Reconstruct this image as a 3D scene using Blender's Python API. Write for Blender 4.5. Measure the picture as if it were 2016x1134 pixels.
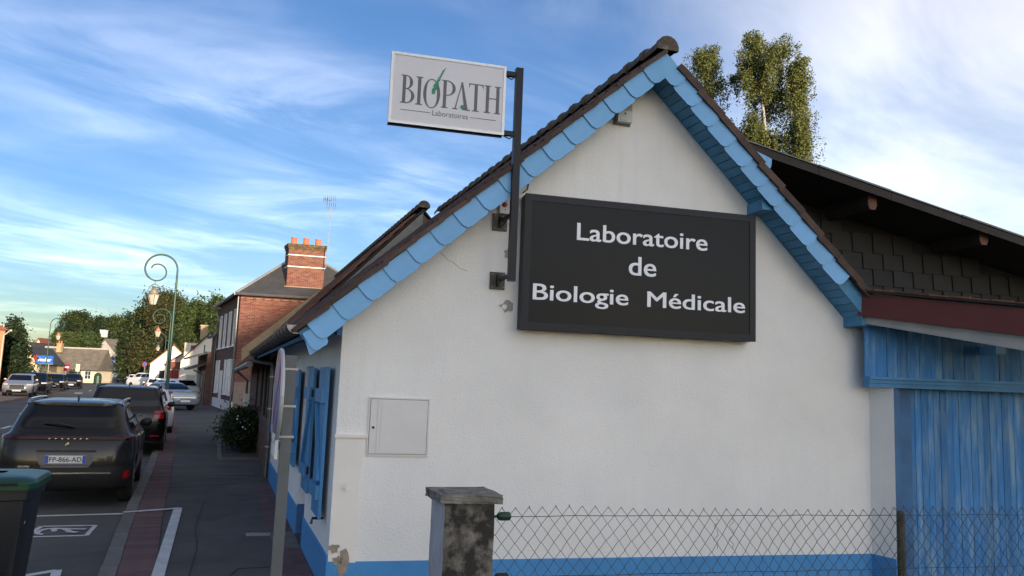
import bpy, bmesh, math, random
import numpy as np
from mathutils import Vector, Matrix

random.seed(7); RNG = np.random.default_rng(11)
for o in list(bpy.data.objects): bpy.data.objects.remove(o)
S = bpy.context.scene
COL = S.collection

# ------------------------------------------------------------------ camera
FPX = 1568.0
slope = (1000 - 739) / (7285 - 428.0)
yc = 739 + slope * (1008 - 428) - 567
up = np.array([slope, -1, yc / FPX]); up /= np.linalg.norm(up)
fw = np.array([0, 0, 1.0]); Yc = fw - up * (fw @ up); Yc /= np.linalg.norm(Yc)
Xc = np.cross(Yc, up)
if Xc[0] < 0: Xc = -Xc
RW = np.array([Xc, Yc, up])
EYE = np.array([0, 0, 1.9])
cam = bpy.data.cameras.new('camera'); cam.sensor_width = 36; cam.lens = 36 * FPX / 2016
cam.clip_start = .05; cam.clip_end = 5000
camo = bpy.data.objects.new('camera', cam); COL.objects.link(camo)
r_ = RW @ np.array([1, 0, 0]); u_ = RW @ np.array([0, -1, 0]); b_ = RW @ np.array([0, 0, -1])
camo.matrix_world = Matrix(((r_[0], u_[0], b_[0], EYE[0]), (r_[1], u_[1], b_[1], EYE[1]), (r_[2], u_[2], b_[2], EYE[2]), (0, 0, 0, 1)))
S.camera = camo
S.render.resolution_x = 1024; S.render.resolution_y = 576

# ------------------------------------------------------------------ world, sun, exposure
SUN_AZ = math.radians(153); SUN_EL = math.radians(5.5)      # clockwise from +Y: behind the camera, to its right
world = bpy.data.worlds.new('World'); S.world = world; world.use_nodes = True
nt = world.node_tree; N = nt.nodes; L = nt.links; N.clear()
def wn(t, **k):
    n = N.new(t)
    for a, b in k.items(): setattr(n, a, b)
    return n
def wmath(op, a, b=None, c=None, clamp=False):
    n = N.new('ShaderNodeMath'); n.operation = op; n.use_clamp = clamp
    for i, q in enumerate((a, b, c)):
        if q is None: continue
        if isinstance(q, (int, float)): n.inputs[i].default_value = q
        else: L.new(q, n.inputs[i])
    return n.outputs[0]
sky = wn('ShaderNodeTexSky', sky_type='NISHITA'); sky.sun_disc = False
sky.sun_elevation = SUN_EL; sky.sun_rotation = SUN_AZ; sky.altitude = 60; sky.air_density = 1.0; sky.dust_density = .75; sky.ozone_density = 2.0
tc = wn('ShaderNodeTexCoord'); sp = wn('ShaderNodeSeparateXYZ'); L.new(tc.outputs['Generated'], sp.inputs[0])
zz = wmath('ADD', wmath('MAXIMUM', sp.outputs[2], 0.0), .12)
cb = wn('ShaderNodeCombineXYZ')
L.new(wmath('DIVIDE', sp.outputs[0], zz), cb.inputs[0]); L.new(wmath('DIVIDE', sp.outputs[1], zz), cb.inputs[1])
def cloud(scale, stretch, rot, detail, dist, loc=(0, 0, 0), rough=.6):
    m = wn('ShaderNodeMapping'); m.vector_type = 'TEXTURE'
    m.inputs['Rotation'].default_value = (0, 0, rot); m.inputs['Scale'].default_value = (stretch, 1, 1); m.inputs['Location'].default_value = loc
    L.new(cb.outputs[0], m.inputs[0])
    n = wn('ShaderNodeTexNoise'); n.inputs['Scale'].default_value = scale; n.inputs['Detail'].default_value = detail
    n.inputs['Roughness'].default_value = rough; n.inputs['Distortion'].default_value = dist
    L.new(m.outputs[0], n.inputs['Vector']); return n.outputs[0]
def ramp(v, a, b):
    n = wn('ShaderNodeMapRange'); n.interpolation_type = 'SMOOTHSTEP'
    n.inputs[1].default_value = a; n.inputs[2].default_value = b; L.new(v, n.inputs[0]); return n.outputs[0]
big = cloud(.42, 1.7, .55, 5, .5, (2.3, .4, 0))           # broad banks
wisp = cloud(1.5, 2.1, .62, 10, 1.5, (1.2, .7, 0), .60)      # combed cirrus
fine = cloud(5.0, 2.2, .4, 8, .5, (.3, 2.2, 0), .65)
az = wn('ShaderNodeVectorMath', operation='DOT_PRODUCT'); L.new(tc.outputs['Generated'], az.inputs[0]); az.inputs[1].default_value = (.94, -.2, -.1)
bank = ramp(az.outputs['Value'], -.14, .20)                # the overcast lies off to the right (and goes on behind)
thin = wmath('MULTIPLY', ramp(big, .38, .66), wmath('MULTIPLY_ADD', ramp(wisp, .36, .72), .95, .10))
thin = wmath('MULTIPLY', thin, wmath('MULTIPLY_ADD', fine, 1.1, .42))
thick = wmath('MULTIPLY', bank, wmath('MULTIPLY_ADD', ramp(big, .30, .62), .28, .72))
low = ramp(sp.outputs[2], .30, .02)                       # thin veil low over the horizon
cov = wmath('ADD', wmath('ADD', wmath('MULTIPLY', thin, .85), thick), wmath('MULTIPLY', low, .05), clamp=True)
grey = wmath('MULTIPLY', bank, ramp(cloud(.9, 1.6, .7, 6, .6, (5.1, 1.3, 0)), .42, .66))
ccol = wn('ShaderNodeMix', data_type='RGBA'); L.new(grey, ccol.inputs[0])
CLOUD_W = (2.05, 1.66, .95, 1); CLOUD_G = (.9, .66, .15, 1)
ccol.inputs[6].default_value = CLOUD_W; ccol.inputs[7].default_value = CLOUD_G
tint = wn('ShaderNodeMix', data_type='RGBA', blend_type='MULTIPLY'); tint.inputs[0].default_value = 1
SKY_GAIN = (.385, .50, .72, 1)
L.new(sky.outputs[0], tint.inputs[6]); tint.inputs[7].default_value = SKY_GAIN
glow = wn('ShaderNodeMix', data_type='RGBA', blend_type='ADD'); glow.inputs[0].default_value = .75      # cloud is thin: the sky's own glow comes through
L.new(ccol.outputs[2], glow.inputs[6]); cool = wn('ShaderNodeMix', data_type='RGBA', blend_type='MULTIPLY'); cool.inputs[0].default_value = 1
L.new(sky.outputs[0], cool.inputs[6]); cool.inputs[7].default_value = (.83, 1.0, 1.42, 1); L.new(cool.outputs[2], glow.inputs[7])
mx = wn('ShaderNodeMix', data_type='RGBA'); L.new(cov, mx.inputs[0]); L.new(tint.outputs[2], mx.inputs[6]); L.new(glow.outputs[2], mx.inputs[7])
bg = wn('ShaderNodeBackground'); bg.inputs[1].default_value = .10; L.new(mx.outputs[2], bg.inputs[0])
wo = wn('ShaderNodeOutputWorld'); L.new(bg.outputs[0], wo.inputs[0])

sl = bpy.data.lights.new('sun', 'SUN'); sl.energy = 2.1; sl.angle = math.radians(.55); sl.color = (1, .80, .58)
so = bpy.data.objects.new('sun', sl); COL.objects.link(so)
tosun = Vector((math.sin(SUN_AZ) * math.cos(SUN_EL), math.cos(SUN_AZ) * math.cos(SUN_EL), math.sin(SUN_EL)))
so.rotation_euler = tosun.to_track_quat('Z', 'Y').to_euler(); so.location = (30, -60, 30)
vs = S.view_settings; vs.view_transform = 'Standard'; vs.look = 'None'; vs.gamma = 1; vs.exposure = 1.92; vs.use_curve_mapping = False
S.render.engine = 'CYCLES'

# ------------------------------------------------------------------ photo pixel -> point on a real plane
def V(p): return Vector((float(p[0]), float(p[1]), float(p[2])))
def ray(px, py): return RW @ np.array([px - 1008, py - 567, FPX])
def ground(px, py, z=0.0):
    d = ray(px, py); return V(EYE + d * ((z - EYE[2]) / d[2]))
def at(px, py, depth):
    d = ray(px, py); return V(EYE + d * (depth / d[1]))
def onplane(px, py, p0, n):
    d = ray(px, py); p0 = np.array(p0); n = np.array(n); return V(EYE + d * (((p0 - EYE) @ n) / (d @ n)))
def unit2(px, py):
    d = ray(px, py); d[2] = 0; return V(d / np.linalg.norm(d))
GU = unit2(7285, 1000); FWD = unit2(428, 739); UP = Vector((0, 0, 1))
O = ground(641, 1174)
NG = Vector((GU.y, -GU.x, 0)); NF = Vector((-FWD.y, FWD.x, 0))
def g(u, z, out=0.0, s=0.0): return O + GU * u + FWD * s + NG * out + UP * z      # gable frame
def fa(s, z, out=0.0): return O + FWD * s + NF * out + UP * z                     # street facade frame
def gpx(px, py, out=0.0, s=0.0):
    p0 = O + FWD * s + NG * out; p = onplane(px, py, p0, NG) - p0; return p.dot(GU), p.z
def rise(y): return 0.011 * max(0.0, y - 125)

# ------------------------------------------------------------------ mesh helpers
class MB:
    def __init__(s): s.v = []; s.f = []; s.m = []
    def add(s, vs, fs, m=0):
        b = len(s.v); s.v += [tuple(p) for p in vs]; s.f += [tuple(i + b for i in f) for f in fs]; s.m += [m] * len(fs); return s
    def box(s, c, x, y, z, m=0):            # centre + half vectors
        c, x, y, z = map(Vector, (c, x, y, z))
        vs = [c + i * x + j * y + k * z for k in (-1, 1) for j in (-1, 1) for i in (-1, 1)]
        fl = x.cross(y).dot(z) < 0
        fs = [(0, 2, 3, 1), (4, 5, 7, 6), (0, 1, 5, 4), (2, 6, 7, 3), (0, 4, 6, 2), (1, 3, 7, 5)]
        return s.add(vs, [f[::-1] for f in fs] if fl else fs, m)
    def abox(s, a, b, m=0):
        a, b = Vector(a), Vector(b); h = (b - a) / 2
        return s.box((a + b) / 2, (h.x, 0, 0), (0, h.y, 0), (0, 0, h.z), m)
    def prism(s, pts, d, m=0):
        pts = [Vector(p) for p in pts]; d = Vector(d); n = len(pts)
        nr = Vector((0, 0, 0))
        for i in range(n): nr += (pts[i] - pts[0]).cross(pts[(i + 1) % n] - pts[0])
        if nr.dot(d) > 0: pts = pts[::-1]
        vs = pts + [p + d for p in pts]
        fs = [tuple(range(n)), tuple(range(2 * n - 1, n - 1, -1))] + [(i, i + n, (i + 1) % n + n, (i + 1) % n) for i in range(n)]
        return s.add(vs, fs, m)
    def tube(s, path, r, n=8, m=0, cap=True):
        path = [Vector(p) for p in path]; rs = r if isinstance(r, (list, tuple)) else [r] * len(path)
        b = len(s.v); T0 = (path[1] - path[0]).normalized()
        a = T0.orthogonal().normalized()
        for i, p in enumerate(path):
            t = (path[min(i + 1, len(path) - 1)] - path[max(i - 1, 0)]).normalized()
            a = (a - t * a.dot(t)); a = a.normalized() if a.length > 1e-6 else t.orthogonal().normalized()
            c = t.cross(a)
            for k in range(n):
                th = 2 * math.pi * k / n; s.v.append(tuple(p + (a * math.cos(th) + c * math.sin(th)) * rs[i]))
        for i in range(len(path) - 1):
            for k in range(n):
                k2 = (k + 1) % n; s.f.append((b + i * n + k, b + i * n + k2, b + (i + 1) * n + k2, b + (i + 1) * n + k)); s.m.append(m)
        if cap:
            s.f.append(tuple(b + k for k in range(n - 1, -1, -1))); s.m.append(m)
            e = b + (len(path) - 1) * n; s.f.append(tuple(e + k for k in range(n))); s.m.append(m)
        return s
    def lathe(s, base, prof, n=16, axis=UP, m=0):       # prof: (r, h)
        ax = Vector(axis).normalized(); return s.tube([Vector(base) + ax * h for r, h in prof], [max(r, .0005) for r, h in prof], n, m)
    def sheet(s, rows, m=0):                 # grid of points
        b = len(s.v); c = len(rows[0])
        for r in rows: s.v += [tuple(p) for p in r]
        for i in range(len(rows) - 1):
            for j in range(c - 1): s.f.append((b + i * c + j, b + i * c + j + 1, b + (i + 1) * c + j + 1, b + (i + 1) * c + j)); s.m.append(m)
        return s
    def mesh(s, name, mats, smooth=None):
        me = bpy.data.meshes.new(name); me.from_pydata(s.v, [], s.f)
        for m in (mats if isinstance(mats, (list, tuple)) else [mats]): me.materials.append(m)
        me.polygons.foreach_set('material_index', s.m)
        if smooth is not None:
            me.polygons.foreach_set('use_smooth', [True] * len(me.polygons)); me.update()
            me.set_sharp_from_angle(angle=math.radians(smooth))
        me.update(); return me
def link(name, me, parent=None, mw=None, local=False):
    o = bpy.data.objects.new(name, me); COL.objects.link(o)
    if mw is not None: o.matrix_basis = mw
    if parent is not None:
        o.parent = parent
        if not local and parent.type == 'EMPTY': o.matrix_parent_inverse = Matrix.Translation(-parent.location)
        elif not local and 'world0' not in o: o.matrix_parent_inverse = Matrix.Identity(4)
    return o
def part(name, mb, mats, parent=None, smooth=None, local=False): return link(name, mb.mesh(name, mats, smooth), parent, None, local)
def tag(o, label, cat, group=None):
    o['label'] = label; o['category'] = cat
    if group: o['group'] = group
    return o
def thing(name, label, cat, loc, group=None, rotz=0):
    o = bpy.data.objects.new(name, None); COL.objects.link(o); o.location = loc; o.rotation_euler = (0, 0, rotz); o.empty_display_size = .2
    return tag(o, label, cat, group)
def struct(name, mb, mats, smooth=None):
    o = part(name, mb, mats, None, smooth); o['kind'] = 'structure'; return o
def stuff(o): o['kind'] = 'stuff'; return o

# ------------------------------------------------------------------ materials
MATS = {}
def mat(name, col, rough=.6, var=.12, vscale=6, bump=0, bscale=40, metal=0, rnd=0, stretch=None, spec=.5, col2=None, c2scale=2, c2thr=(.55, .62), island=0, coat=0, detail=5, streak=0):
    if name in MATS: return MATS[name]
    m = bpy.data.materials.new(name); m.use_nodes = True; t = m.node_tree; n = t.nodes; l = t.links
    bs = n['Principled BSDF']; bs.inputs['Roughness'].default_value = rough; bs.inputs['Metallic'].default_value = metal
    bs.inputs['Specular IOR Level'].default_value = spec; bs.inputs['Coat Weight'].default_value = coat
    tcn = n.new('ShaderNodeTexCoord'); src = tcn.outputs['Object']
    if stretch:
        mp = n.new('ShaderNodeMapping'); mp.inputs['Scale'].default_value = stretch; l.new(src, mp.inputs[0]); src = mp.outputs[0]
    def noise(sc, det=detail):
        q = n.new('ShaderNodeTexNoise'); q.inputs['Scale'].default_value = sc; q.inputs['Detail'].default_value = det; q.inputs['Roughness'].default_value = .62; l.new(src, q.inputs['Vector']); return q.outputs[0]
    c = (*col, 1); out = None
    mixn = n.new('ShaderNodeMix'); mixn.data_type = 'RGBA'
    mixn.inputs[6].default_value = tuple(max(0, x * (1 - var)) for x in col) + (1,); mixn.inputs[7].default_value = tuple(min(1, x * (1 + var)) for x in col) + (1,)
    mr = n.new('ShaderNodeMapRange'); mr.inputs[1].default_value = .3; mr.inputs[2].default_value = .7; l.new(noise(vscale), mr.inputs[0]); l.new(mr.outputs[0], mixn.inputs[0])
    out = mixn.outputs[2]
    if col2:
        mr2 = n.new('ShaderNodeMapRange'); mr2.inputs[1].default_value = c2thr[0]; mr2.inputs[2].default_value = c2thr[1]; l.new(noise(c2scale, 8), mr2.inputs[0])
        m2 = n.new('ShaderNodeMix'); m2.data_type = 'RGBA'; l.new(mr2.outputs[0], m2.inputs[0]); l.new(out, m2.inputs[6]); m2.inputs[7].default_value = (*col2, 1); out = m2.outputs[2]
    if streak:                                             # rain streaks: noise drawn out vertically, broken up by a broad one
        ms = n.new('ShaderNodeMapping'); ms.inputs['Scale'].default_value = (7, 7, .35); l.new(tcn.outputs['Object'], ms.inputs[0])
        ns = n.new('ShaderNodeTexNoise'); ns.inputs['Scale'].default_value = 1.6; ns.inputs['Detail'].default_value = 8; l.new(ms.outputs[0], ns.inputs['Vector'])
        r1 = n.new('ShaderNodeMapRange'); r1.inputs[1].default_value = .52; r1.inputs[2].default_value = .78; l.new(ns.outputs[0], r1.inputs[0])
        r2 = n.new('ShaderNodeMapRange'); r2.inputs[1].default_value = .45; r2.inputs[2].default_value = .65; l.new(noise(.55, 4), r2.inputs[0])
        mm = n.new('ShaderNodeMath'); mm.operation = 'MULTIPLY'; l.new(r1.outputs[0], mm.inputs[0]); l.new(r2.outputs[0], mm.inputs[1])
        ma = n.new('ShaderNodeMath'); ma.operation = 'MULTIPLY'; l.new(mm.outputs[0], ma.inputs[0]); ma.inputs[1].default_value = streak * 4
        m3 = n.new('ShaderNodeMix'); m3.data_type = 'RGBA'; l.new(ma.outputs[0], m3.inputs[0]); l.new(out, m3.inputs[6]); m3.inputs[7].default_value = tuple(x * .62 for x in col) + (1,); out = m3.outputs[2]
    if rnd or island:
        if island: gi = n.new('ShaderNodeNewGeometry'); rv = gi.outputs['Random Per Island']; amt = island
        else: oi = n.new('ShaderNodeObjectInfo'); rv = oi.outputs['Random']; amt = rnd
        hs = n.new('ShaderNodeHueSaturation'); mv = n.new('ShaderNodeMapRange'); mv.inputs[3].default_value = 1 - amt; mv.inputs[4].default_value = 1 + amt
        l.new(rv, mv.inputs[0]); l.new(mv.outputs[0], hs.inputs['Value'])
        if island:
            mh = n.new('ShaderNodeMapRange'); mh.inputs[3].default_value = .475; mh.inputs[4].default_value = .515; l.new(rv, mh.inputs[0]); l.new(mh.outputs[0], hs.inputs['Hue'])
        l.new(out, hs.inputs['Color']); out = hs.outputs[0]
    l.new(out, bs.inputs['Base Color'])
    if bump:
        bn = n.new('ShaderNodeBump'); bn.inputs['Strength'].default_value = bump; bn.inputs['Distance'].default_value = .01; l.new(noise(bscale, 3), bn.inputs['Height']); l.new(bn.outputs[0], bs.inputs['Normal'])
    MATS[name] = m; return m
def leafmat(name, col, amt=.45, trans=.25):
    m = mat(name, col, .6, .1, 3, island=amt, spec=.3)
    t = m.node_tree; bs = t.nodes['Principled BSDF']; out = t.nodes['Material Output']
    tr = t.nodes.new('ShaderNodeBsdfTranslucent'); ad = t.nodes.new('ShaderNodeMixShader'); ad.inputs[0].default_value = trans
    src = bs.inputs['Base Color'].links[0].from_socket; t.links.new(src, tr.inputs[0])
    t.links.new(bs.outputs[0], ad.inputs[1]); t.links.new(tr.outputs[0], ad.inputs[2]); t.links.new(ad.outputs[0], out.inputs[0]); return m
M = dict(
 stucco=mat('stucco', (.79, .785, .775), .9, .06, 1.1, .6, 55, detail=7, streak=.04),
 stucco_patch=mat('smooth_render', (.80, .77, .73), .85, .05, 2, .1, 30, col2=(.34, .28, .21), c2scale=2.6, c2thr=(.70, .71)),
 plinth=mat('plinth_paint', (.060, .26, .57), .7, .1, 2, .3, 60),
 blue_slate=mat('blue_slate', (.15, .39, .70), .5, .08, 5, .05, 30, rnd=.07),
 slate_edge=mat('slate_edge', (.03, .05, .08), .8),
 blue_dark=mat('blue_soffit', (.055, .23, .42), .6, .2, 3, .1, 20, rnd=.14),
 blue_wood=mat('blue_wood', (.055, .23, .47), .6, .2, 3, .15, 30, stretch=(1, 1, .15), rnd=.1),
 blue_worn=mat('blue_worn', (.040, .19, .46), .7, .2, 5, .2, 40, stretch=(6, 6, .6), rnd=.2, col2=(.19, .33, .47), c2scale=2.6, c2thr=(.48, .68)),
 blue_frame=mat('blue_frame', (.035, .13, .30), .6, .25, 3, .1, 30),
 tile=mat('roof_tile', (.070, .042, .033), .8, .3, 9, .3, 60, rnd=.35),
 tile_red=mat('roof_tile_red', (.15, .065, .04), .85, .35, 8, .3, 60, rnd=.35),
 ridge=mat('ridge_tile', (.085, .065, .05), .85, .35, 12, .4, 40, rnd=.2, col2=(.20, .19, .14), c2scale=9, c2thr=(.56, .66)),
 zinc=mat('zinc', (.11, .11, .11), .45, .2, 4, .05, 20, metal=.5),
 zinc_light=mat('zinc_light', (.34, .35, .36), .45, .15, 3, metal=.4),
 anthracite=mat('anthracite', (.014, .018, .026), .45, .05, 2, spec=.22),
 sign_face=mat('sign_face', (.005, .009, .015), .32, .04, 2, spec=.14),
 white_paint=mat('white_paint', (.80, .80, .82), .45, .03, 3),
 letter=mat('letter_white', (.82, .83, .90), .5, .02, 3),
 sign_white=mat('sign_white', (.62, .62, .67), .4, .03, 1),
 alu=mat('alu_frame', (.62, .63, .64), .35, .05, 3, metal=.25),
 ink=mat('ink_grey', (.10, .10, .115), .5, .05, 3),
 green_ink=mat('ink_green', (.0, .24, .11), .5, .05, 3),
 box_plastic=mat('box_plastic', (.66, .65, .66), .5, .05, 3),
 siren=mat('siren_plastic', (.50, .52, .50), .5, .06, 3),
 black_plastic=mat('black_plastic', (.012, .012, .013), .4, .1, 5, .05, 30),
 red_plastic=mat('red_plastic', (.30, .015, .015), .3, .05, 5),
 concrete=mat('old_concrete', (.17, .155, .135), .95, .5, 9, .8, 35, col2=(.030, .027, .024), c2scale=7, c2thr=(.40, .54)),
 concrete_pale=mat('pale_concrete', (.46, .46, .50), .95, .3, 4, .5, 35, stretch=(1, 1, .4), col2=(.10, .095, .09), c2scale=5, c2thr=(.54, .68)),
 wire=mat('wire', (.035, .042, .036), .5, .2, 5, metal=.3),
 green_iron=mat('green_iron', (.012, .045, .022), .5, .3, 6),
 slate=mat('slate', (.011, .0115, .014), .7, .25, 5, .15, 40, rnd=.3),
 slate_back=mat('slate_back', (.012, .012, .013), .9, .2, 4),
 felt=mat('dark_timber', (.030, .024, .022), .8, .25, 4, .1, 30, rnd=.15),
 purlin=mat('purlin_wood', (.16, .07, .05), .7, .25, 6, .15, 30),
 maroon=mat('maroon_board', (.105, .020, .018), .6, .12, 3, .05, 20),
 grey_board=mat('grey_board', (.30, .31, .31), .8, .12, 4, .1, 20),
 asphalt=mat('asphalt', (.090, .087, .084), .95, .26, .8, .6, 140, detail=10, col2=(.062, .060, .060), c2scale=.4, c2thr=(.52, .6)),
 asphalt2=mat('asphalt_walk', (.080, .077, .073), .95, .32, 1.1, .7, 120, detail=10, col2=(.060, .058, .056), c2scale=.55, c2thr=(.52, .58)),
 kerb=mat('kerb_stone', (.135, .125, .115), .9, .2, 5, .3, 50, rnd=.12),
 paver=mat('red_paver', (.115, .062, .060), .9, .2, 7, .3, 60, rnd=.2),
 tan=mat('tan_gravel', (.26, .19, .135), .95, .15, 2, .3, 60),
 mark=mat('road_paint', (.50, .51, .52), .8, .15, 4, .2, 80, col2=(.12, .12, .12), c2scale=14, c2thr=(.62, .72)),
 earth=mat('earth', (.10, .10, .055), .95, .3, .5, .3, 8),
 brick=mat('brick', (.150, .052, .034), .9, .2, 8, .2, 60, island=.28),
 brick_dark=mat('brick_old_shaded', (.105, .055, .040), .9, .3, 4, .2, 60, island=.3),  # old brick; also stands in for shade on the brick house
 mortar=mat('mortar', (.24, .18, .15), .95, .15, 6),
 mortar_dark=mat('mortar_dark', (.13, .10, .085), .95, .15, 6),
 pot=mat('terracotta_pot', (.50, .15, .07), .8, .12, 6),
 glass=mat('window_glass', (.03, .04, .05), .06, .05, 2),
 cream=mat('cream_render', (.66, .56, .40), .9, .08, 1.5, .2, 30),
 tancope=mat('tan_coping', (.36, .27, .16), .9, .2, 3, .2, 30),
 white_wall=mat('white_wall', (.74, .69, .60), .9, .04, 1, .2, 30),
 greywall=mat('grey_wall', (.42, .40, .37), .9, .08, 1, .2, 30),
 yellow=mat('yellow_render', (.62, .47, .26), .9, .08, 1, .2, 30),
 darkslate=mat('roof_slate', (.048, .048, .052), .7, .25, 2, .2, 30),
 oldroof=mat('old_roof', (.13, .115, .095), .9, .3, 1.3, .3, 20),
 redroof=mat('red_roof', (.18, .055, .04), .85, .25, 3, .3, 30),
 red_door=mat('red_door', (.28, .03, .02), .6, .1, 4),
 lime=mat('lime_panel', (.42, .62, .02), .5, .05, 3),
 lamp_green=mat('lamp_green', (.012, .055, .038), .45, .15, 4),
 copper=mat('copper', (.40, .15, .09), .5, .1, 4),
 lamp_glass=mat('lamp_glass', (.50, .46, .40), .25, .05, 3),
 galv=mat('galvanised', (.10, .115, .13), .55, .12, 6, metal=.1),
 rub=mat('tyre', (.012, .012, .012), .85, .1, 10), rim=mat('rim', (.22, .22, .23), .35, .05, 5, metal=.7),
 carglass=mat('car_glass', (.006, .007, .009), .03, .02, 2, spec=.45),
 cladding=mat('car_cladding', (.013, .013, .014), .55, .05, 10),
 chrome=mat('chrome', (.60, .60, .62), .15, .02, 3, metal=1),
 lampred=mat('tail_lamp', (.34, .012, .012), .15, .1, 20), lampdark=mat('tail_band', (.030, .006, .007), .12, .2, 14),
 headl=mat('head_lamp', (.62, .63, .65), .1, .1, 20),
 plate=mat('plate', (.66, .66, .66), .5, .02, 3), plateblue=mat('plate_blue', (.02, .08, .40), .5, .02, 3), platetext=mat('plate_text', (.015, .015, .015), .6, .02, 3),
 binbody=mat('bin_body', (.010, .012, .016), .5, .1, 4, .05, 20), binlid=mat('bin_lid', (.010, .055, .026), .4, .15, 3, .05, 20),
 signred=mat('sign_red', (.34, .03, .04), .4, .04, 3), signblue=mat('sign_blue', (.03, .12, .42), .4, .04, 3), signback=mat('sign_back', (.45, .46, .48), .4, .05, 3, metal=.3),
 bark=mat('bark', (.055, .045, .035), .95, .3, 5, .5, 20), birchbark=mat('birch_bark', (.34, .32, .29), .9, .3, 4, col2=(.05, .045, .04), c2scale=7),
)
for k, c in dict(paint_grey=(.024, .023, .022), paint_black=(.004, .004, .005), paint_white=(.62, .63, .65), paint_silver=(.30, .315, .34), paint_dgrey=(.07, .075, .08)).items():
    M[k] = mat(k, c, .25, .03, 2, coat=.25 if 'black' in k or 'grey' in k else .8, spec=.3 if 'black' in k or k == 'paint_grey' else .5, metal=.0 if 'white' in k or 'black' in k else .35)
for k, c in dict(leaf_oak=(.055, .075, .022), leaf_brown=(.056, .058, .022), leaf_dark=(.022, .040, .018), leaf_mid=(.060, .095, .026), leaf_birch=(.130, .150, .045), leaf_shrub=(.022, .040, .014)).items():
    M[k] = leafmat(k, c)

# ------------------------------------------------------------------ text
def text_part(txt, parent, origin, xdir, ydir, width, height, m, bold=0.0, thick=.003, name='lettering', capref=None):
    cu = bpy.data.curves.new('t', 'FONT'); cu.body = txt; cu.size = 1; cu.offset = 0; cu.extrude = .01; cu.resolution_u = 4
    to = bpy.data.objects.new('t', cu); COL.objects.link(to)
    dg = bpy.context.evaluated_depsgraph_get(); dg.update()
    me = bpy.data.meshes.new_from_object(to.evaluated_get(dg)); bpy.data.objects.remove(to); bpy.data.curves.remove(cu)
    co = np.array([v.co for v in me.vertices]); mn = co.min(0); mx_ = co.max(0)
    xd = Vector(xdir).normalized(); yd = Vector(ydir).normalized(); zd = xd.cross(yd)
    sx = width / (mx_[0] - mn[0]); base = 0 if capref is None else 0
    sy = height / ((.70 if capref is None else capref))
    for v in me.vertices:
        x, y, z = v.co; v.co = Vector(origin) + xd * ((x - mn[0]) * sx) + yd * (y * sy) + zd * ((z + .01) / .02 * thick)
    if bold > .004:                                        # heavier weight: four close copies of the strokes
        b0 = [v.co.copy() for v in me.vertices]; f0 = [tuple(p.vertices) for p in me.polygons]; mb = MB(); e_ = bold * .85
        for j, (dx, dy) in enumerate(((-1, -.5), (1, -.5), (-1, .5), (1, .5))): mb.add([v + xd * (dx * e_ * sx) + yd * (dy * e_ * sy) + zd * (j * .00025) for v in b0], f0)
        me = mb.mesh(name, m)
    me.materials.clear(); me.materials.append(m); me.update(); me.name = name
    if name != 'letter': return link(name, me, parent)
    bmx = bmesh.new(); bmx.from_mesh(me); isl = []; seen = set()
    for f in bmx.faces:                                    # one object for each letter: loose pieces sharing their stretch of the line
        if f in seen: continue
        st = [f]; seen.add(f); grp = []
        while st:
            c = st.pop(); grp.append(c)
            for e in c.edges:
                for q in e.link_faces:
                    if q not in seen: seen.add(q); st.append(q)
        xs = [(v.co - Vector(origin)).dot(xd) for q in grp for v in q.verts]; isl.append([min(xs), max(xs), grp])
    isl.sort(key=lambda q: q[0]); out = []
    for q in isl:
        if out and q[0] < out[-1][1] - .35 * min(q[1] - q[0], out[-1][1] - out[-1][0]): out[-1][1] = max(out[-1][1], q[1]); out[-1][2] += q[2]
        else: out.append(q)
    for q in out:
        mb = MB()
        for fc in q[2]: mb.add([v.co for v in fc.verts], [tuple(range(len(fc.verts)))])
        part('letter', mb, m, parent)
    bmx.free()
# ================================================================== THE SETTING
gm = MB(); ys = [-400, -60, 0, 60, 125, 170, 230, 300, 420, 700, 1600]
def gz(y): return rise(y) if y < 420 else rise(420)
gm.sheet([[(x, y, -.16 + gz(y)) for x in (-1600, -500, -200, -80, 0, 80, 300, 1600)] for y in ys])
struct('ground', gm, M['earth'])

def resample(pts, step):
    pts = [Vector((p[0], p[1], 0)) for p in pts]; out = []
    n = len(pts)
    for i in range(n - 1):
        p0, p1, p2, p3 = pts[max(i - 1, 0)], pts[i], pts[i + 1], pts[min(i + 2, n - 1)]
        k = max(1, int((p2 - p1).length / step))
        for j in range(k):
            t = j / k
            out.append(.5 * ((2 * p1) + (p2 - p0) * t + (2 * p0 - 5 * p1 + 4 * p2 - p3) * t * t + (3 * p1 - p0 - 3 * p2 + p3) * t ** 3))
    out.append(pts[-1]); return out
def offset(pts, d):
    out = []
    for i, p in enumerate(pts):
        t = (pts[min(i + 1, len(pts) - 1)] - pts[max(i - 1, 0)]).normalized(); out.append(p + Vector((t.y, -t.x, 0)) * d)   # + = to the right
    return out
def lift(pts, z): return [Vector((p.x, p.y, z + gz(p.y))) for p in pts]
KERB = resample([(6, -26), (1.4, -7), (-.65, 0), (-2.25, 4), (-3.93, 8.14), (-5.07, 10.93), (-7.62, 17.36), (-12.6, 29.6), (-19.4, 46), (-27.5, 65), (-40, 92), (-60, 132), (-94, 195), (-135, 262), (-200, 340)], 1.0)
LEFT = resample([(-1, -32), (-7.5, -6), (-10, 0), (-15.7, 14.4), (-27.9, 44.3), (-45.5, 83), (-66, 124), (-101, 190), (-142, 257), (-208, 335)], 3.0)
def strip(a, b, za, zb):
    n = min(len(a), len(b)); return MB().sheet([[q for q in r] for r in zip(lift(a, za), lift(b, zb))])
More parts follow.
